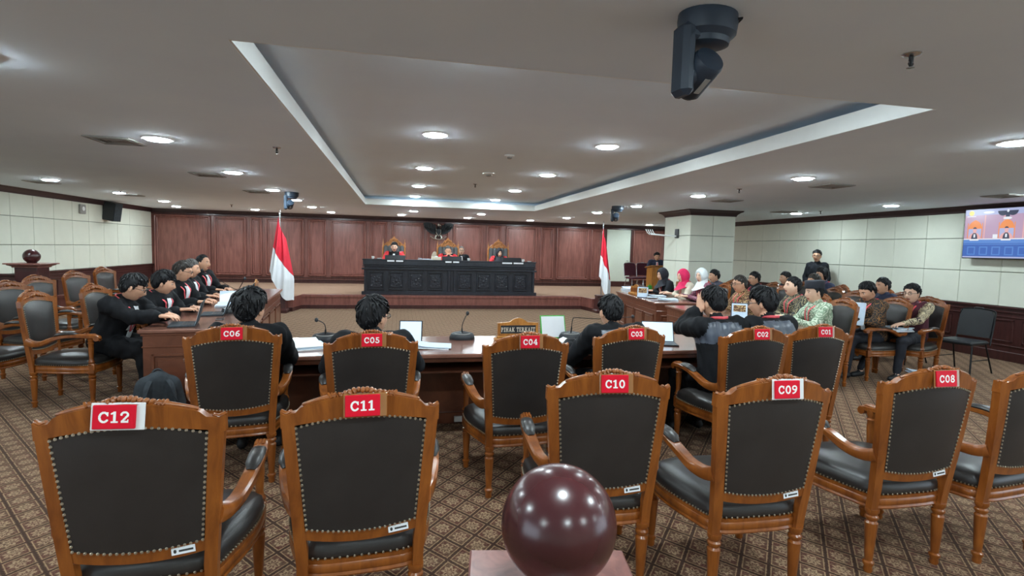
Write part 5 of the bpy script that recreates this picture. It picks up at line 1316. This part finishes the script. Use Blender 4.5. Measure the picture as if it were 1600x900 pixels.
def papers(name, label, x, y, z, deg, n=3, w=.21, h=.297, th=.006, m='paper', cat='papers', tilt=0, jit=5, group='papers on desks'):
    o = thing(name, label, cat, (x, y, z), R(deg), group); r_ = random.Random(int(abs(x*100)+abs(y*77)))
    for k in range(n):
        b = MB(); nx = 8; g1 = []; g0 = []
        T = Tr(r_.uniform(-.015, .015), r_.uniform(-.015, .015), k*th) @ Rz(R(r_.uniform(-jit, jit))) @ Rx(R(tilt))
        for i in range(nx+1):
            u = i/nx-.5; zz = .004*math.sin(3*u+k)+(.012*max(0, u)**2*8 if k == n-1 else 0)
            g1.append([tuple(T @ Vector((a, u*h, zz+th*.9+.004))) for a in (-w/2, w/2)])
        pr = [[p[0], p[1], (p[0][0], p[0][1], p[0][2]), p[1]] for p in g1]
        rs = [[p[0], p[1], (p[1][0], p[1][1], p[1][2]-th*.9), (p[0][0], p[0][1], p[0][2]-th*.9)] for p in g1]
        b.rings(rs, smooth=False); b.build('sheet', m if k % 2 == 0 else ('paper_blue' if m == 'paper' else m), o)
    return o
papers('paper_stack', 'loose white sheets beside the curly haired man', -.72, 4.55, .76, 20, 3, .24, .32)
papers('paper_stack', 'white sheet lying right of chair C05', .28, 4.45, .76, 80, 2)
papers('paper_stack', 'white sheet lying by the elbow behind chair C04', 1.52, 4.42, .76, 60, 3, th=.01)
papers('paper_stack', 'white papers spread before the robed man reading', -2.14, 7.35, .77, 10, 4, .24, .32)
papers('paper_sheet', 'raised white sheet in the reading robed man\'s hand', -2.20, 7.75, .79, 10, 2, .26, .30, .003, tilt=52)
papers('paper_stack', 'white papers farther along the left desk', -2.35, 8.75, .77, 0, 3)
papers('paper_stack', 'thick pile of bound papers at the far end of the right desk', 4.68, 10.25, .76, 5, 6, .24, .32, .014)
papers('paper_stack', 'spread of pale papers before the pink headscarf', 4.62, 9.05, .76, 80, 6, .26, .34, .008)
papers('paper_stack', 'spread of pale papers near the end of the far right desk', 4.62, 8.55, .76, 70, 4, .24, .32, .008)
papers('paper_stack', 'pale papers before the man in the black cap', 4.42, 5.72, .76, 85, 3, .24, .32, .01)
papers('paper_stack', 'thick clipped paper bundle on the lap of the maroon batik man', 6.44, 5.78, .645, 100, 4, .24, .33, .012, tilt=0, jit=3)
papers('paper_sheet', 'white sheets held up by the gold flowered batik man', 5.86, 5.86, .86, -55, 2, .24, .30, .004, tilt=66)
papers('paper_stack', 'blue and white booklet lying on the carpet under a chair', 7.12, 5.95, .0, 60, 3, .22, .32, .012, 'paper_blue')
# calendars, signs on the right desks
def calendar(x, y, z, deg, label):
    o = thing('desk_calendar', label, 'calendar', (x, y, z), R(deg), 'folded desk calendars')
    b = MB(); b.prism([(-.07, 0), (.07, 0), (.004, .2), (-.004, .2)], 'y', -.10, .10); b.build('stand', 'suit_navy', o)
    b = MB(); T = Tr(-.07, 0, 0) @ Ry(R(18.5)); b.box((-.006, -.095, .012), (-.001, .095, .2), T=T); pg = b.build('page', 'paper_blue', o)
    b = MB(); b.box((-.008, -.075, .09), (-.0055, .075, .18), T=T); b.build('picture', 'batik_brown', pg)
    b = MB()
    for k in range(9): b.tube([(.004+.012*math.cos(a), -.08+.02*k, .2+.012*math.sin(a)) for a in np.linspace(0, 6.28, 9)], .0015, n=4)
    w_ = b.build('binding', 'chrome', o); w_['kind'] = 'stuff'
calendar(4.42, 6.25, .76, 60, 'folded desk calendar between the two robed men on the right'); calendar(4.42, 9.12, .76, 60, 'folded desk calendar on the far right desk')
o = thing('name_board', 'small golden name board on the far right desk', 'sign', (4.52, 9.62, .76), R(96))
b = MB(); b.prism(pf, 'y', -.012, .012); b.build('board', 'gold_wood', o); b = MB(); b.bevel_box((-.22, -.05, 0), (.22, .05, .046), .01); b.build('foot', 'gold_wood', o); b = MB(); b.box((-.165, .012, .068), (.165, .015, .142)); b.build('black_panel', 'chair_wood', o)
o = thing('name_board', 'small golden name board at the far end of the left desk', 'sign', (-2.34, 9.6, .77), R(-84))
b = MB(); b.prism(pf, 'y', -.012, .012); b.build('board', 'gold_wood', o); b = MB(); b.bevel_box((-.22, -.05, 0), (.22, .05, .046), .01); b.build('foot', 'gold_wood', o); b = MB(); b.box((-.165, .012, .068), (.165, .015, .142)); b.build('black_panel', 'chair_wood', o)
# phones on the left desk
for x, y, a, l in ((-1.86, 6.15, 12, 'dark phone lying near the first laptop'), (-2.02, 7.0, -20, 'dark phone lying beside the papers on the left desk')):
    o = thing('phone', l, 'phone', (x, y, .77), R(a), 'phones on the left desk')
    b = MB(); b.bevel_box((-.038, -.08, 0), (.038, .08, .009), .003); b.build('body', 'black_plastic', o); b = MB(); b.box((-.034, -.075, .009), (.034, .075, .0096)); b.build('screen', 'screen_dark', o)
# backpack
o = thing('backpack', 'dark grey backpack slumped on the carpet by the left desk', 'backpack', (-2.10, 5.24, 0), R(205))
mb = MB(); capsule(mb, (-.10, 0, .10), .12, (-.08, .02, .26), .10); capsule(mb, (.10, 0, .10), .12, (.08, .02, .27), .10); capsule(mb, (0, 0, .1), .13, (0, .02, .31), .10); capsule(mb, (0, -.10, .08), .08, (0, -.09, .2), .07)
v, f = remeshed(mb, .016, 3); v[:, 2] -= v[:, 2].min(); q = MB(); q.raw(v.tolist(), f, 0, True); q.build('bag_body', 'charcoal_cloth', o, sharp=180, fixn=False)
for s_ in (-1, 1): b = MB(); b.tube(catmull([(s_*.07, .10, .36), (s_*.10, .16, .30), (s_*.12, .17, .16), (s_*.10, .12, .06)], 4), .022, n=8, flat=.4); b.build('strap', 'charcoal_cloth', o)
b = MB(); b.tube(catmull([(-.05, .03, .38), (-.02, .02, .44), (.03, .02, .44), (.05, .03, .38)], 4), .01, n=6); b.build('top_handle', 'black_plastic', o)
b = MB(); b.tube(catmull([(-.10, -.165, .2), (0, -.185, .23), (.10, -.165, .2)], 4), .006, n=6); b.build('zip', 'vent_dark', o)

# things on the judges bench
for x, l, w in ((-.10, 'black screen with pale name plate before the left judge', .44), (1.36, 'black screen with pale name plate before the presiding judge', .40), (2.98, 'black screen with pale name plate before the woman judge', .62)):
    o = thing('bench_screen', l, 'screen', (x, 14.06, ZS+.915), 0, 'screens along the judges bench')
    b = MB(); b.bevel_box((-.26, 0, .0), (.26, .03, .12), .006, T=Rx(R(-28))); b.build('display', 'black_plastic', o)
    b = MB(); b.box((-.2, .05, -.0), (.2, .09, .02)); b.build('foot', 'black_plastic', o)
    b = MB(); b.bevel_box((-w/2, -.085, -.075), (w/2, -.072, -.01), .004); pl = b.build('name_plate', 'black_metal', o)
    b = MB(); b.box((-w/2+.02, -.087, -.062), (-.02, -.085, -.022)); b.box((.02, -.087, -.062), (w/2-.02, -.085, -.022)); b.build('pale_lettering', 'flag_white', pl)
papers('paper_stack', 'white papers on the bench between left and presiding judge', .68, 14.12, ZS+.915, 90, 2, .14, .40, .01)
o = thing('tissue_box', 'small pinkish box on the bench left of the presiding judge', 'box', (.95, 14.10, ZS+.915), R(4))
b = MB(); b.bevel_box((-.12, -.05, 0), (.12, .05, .08), .006); b.build('carton', 'cream_cloth', o); b = MB(); b.prism([(-.05, .08), (.05, .08), (.03, .11), (-.02, .105)], 'y', -.01, .01); b.build('tissue', 'paper', o)
for x, l in ((-.66, 'tiny white cup at the left end of the bench'), (-.50, 'flat white dish at the left end of the bench'), (3.28, 'white cup on the bench right of the woman judge'), (3.46, 'flat white dish at the right end of the bench'), (1.80, 'small white cup right of the presiding judge')):
    o = thing('cup', l, 'cup', (x, 14.08, ZS+.915), 0, 'white crockery on the bench'); d = 'dish' in l
    b = MB(); b.lathe([(.03, 0), (.06, .012), (.062, .02), (.03, .01)] if d else [(.022, 0), (.03, .01), (.033, .07), (.03, .07), (.02, .012)], n=14); b.build('bowl' if d else 'cup_body', 'white_plastic', o)
    if not d: b = MB(); b.tube(catmull([(.032, 0, .055), (.05, 0, .045), (.03, 0, .02)], 4), .004, n=5); b.build('handle', 'white_plastic', o)
o = thing('side_chair', 'cream backed chair edge left of the presiding judge', 'chair', (1.02, 15.75, ZS), R(180), 'cream chairs behind the bench')
b = MB(); b.prism(catmull([(-.09, .45), (-.10, .9), (-.06, 1.08), (0, 1.12), (.06, 1.06), (.09, .9), (.09, .45)], 3), 'y', -.26, -.2); b.build('backrest', 'cream_cloth', o)
b = MB(); b.bevel_box((-.2, -.22, .40), (.2, .2, .47), .02); b.build('seat', 'cream_cloth', o)
for sx in (-1, 1):
    for sy in (-1, 1): b = MB(); b.tube([(sx*.17, sy*.18, 0), (sx*.17, sy*.18, .41)], .015, n=6); b.build('leg', 'gold_wood', o)
# green bag by the lectern
o = thing('green_bag', 'small bright green bag at the foot of the lectern', 'bag', (7.44, 14.9, ZS), 0)
b = MB(); b.prism([(-.06, 0), (.06, 0), (.05, .26), (-.05, .26)], 'y', -.04, .04); b.build('bag_body', 'green_bag', o); b = MB(); b.tube(catmull([(-.03, 0, .25), (0, 0, .32), (.03, 0, .25)], 4), .006, n=5); b.build('handle', 'green_bag', o)
if not _used[0]: pass
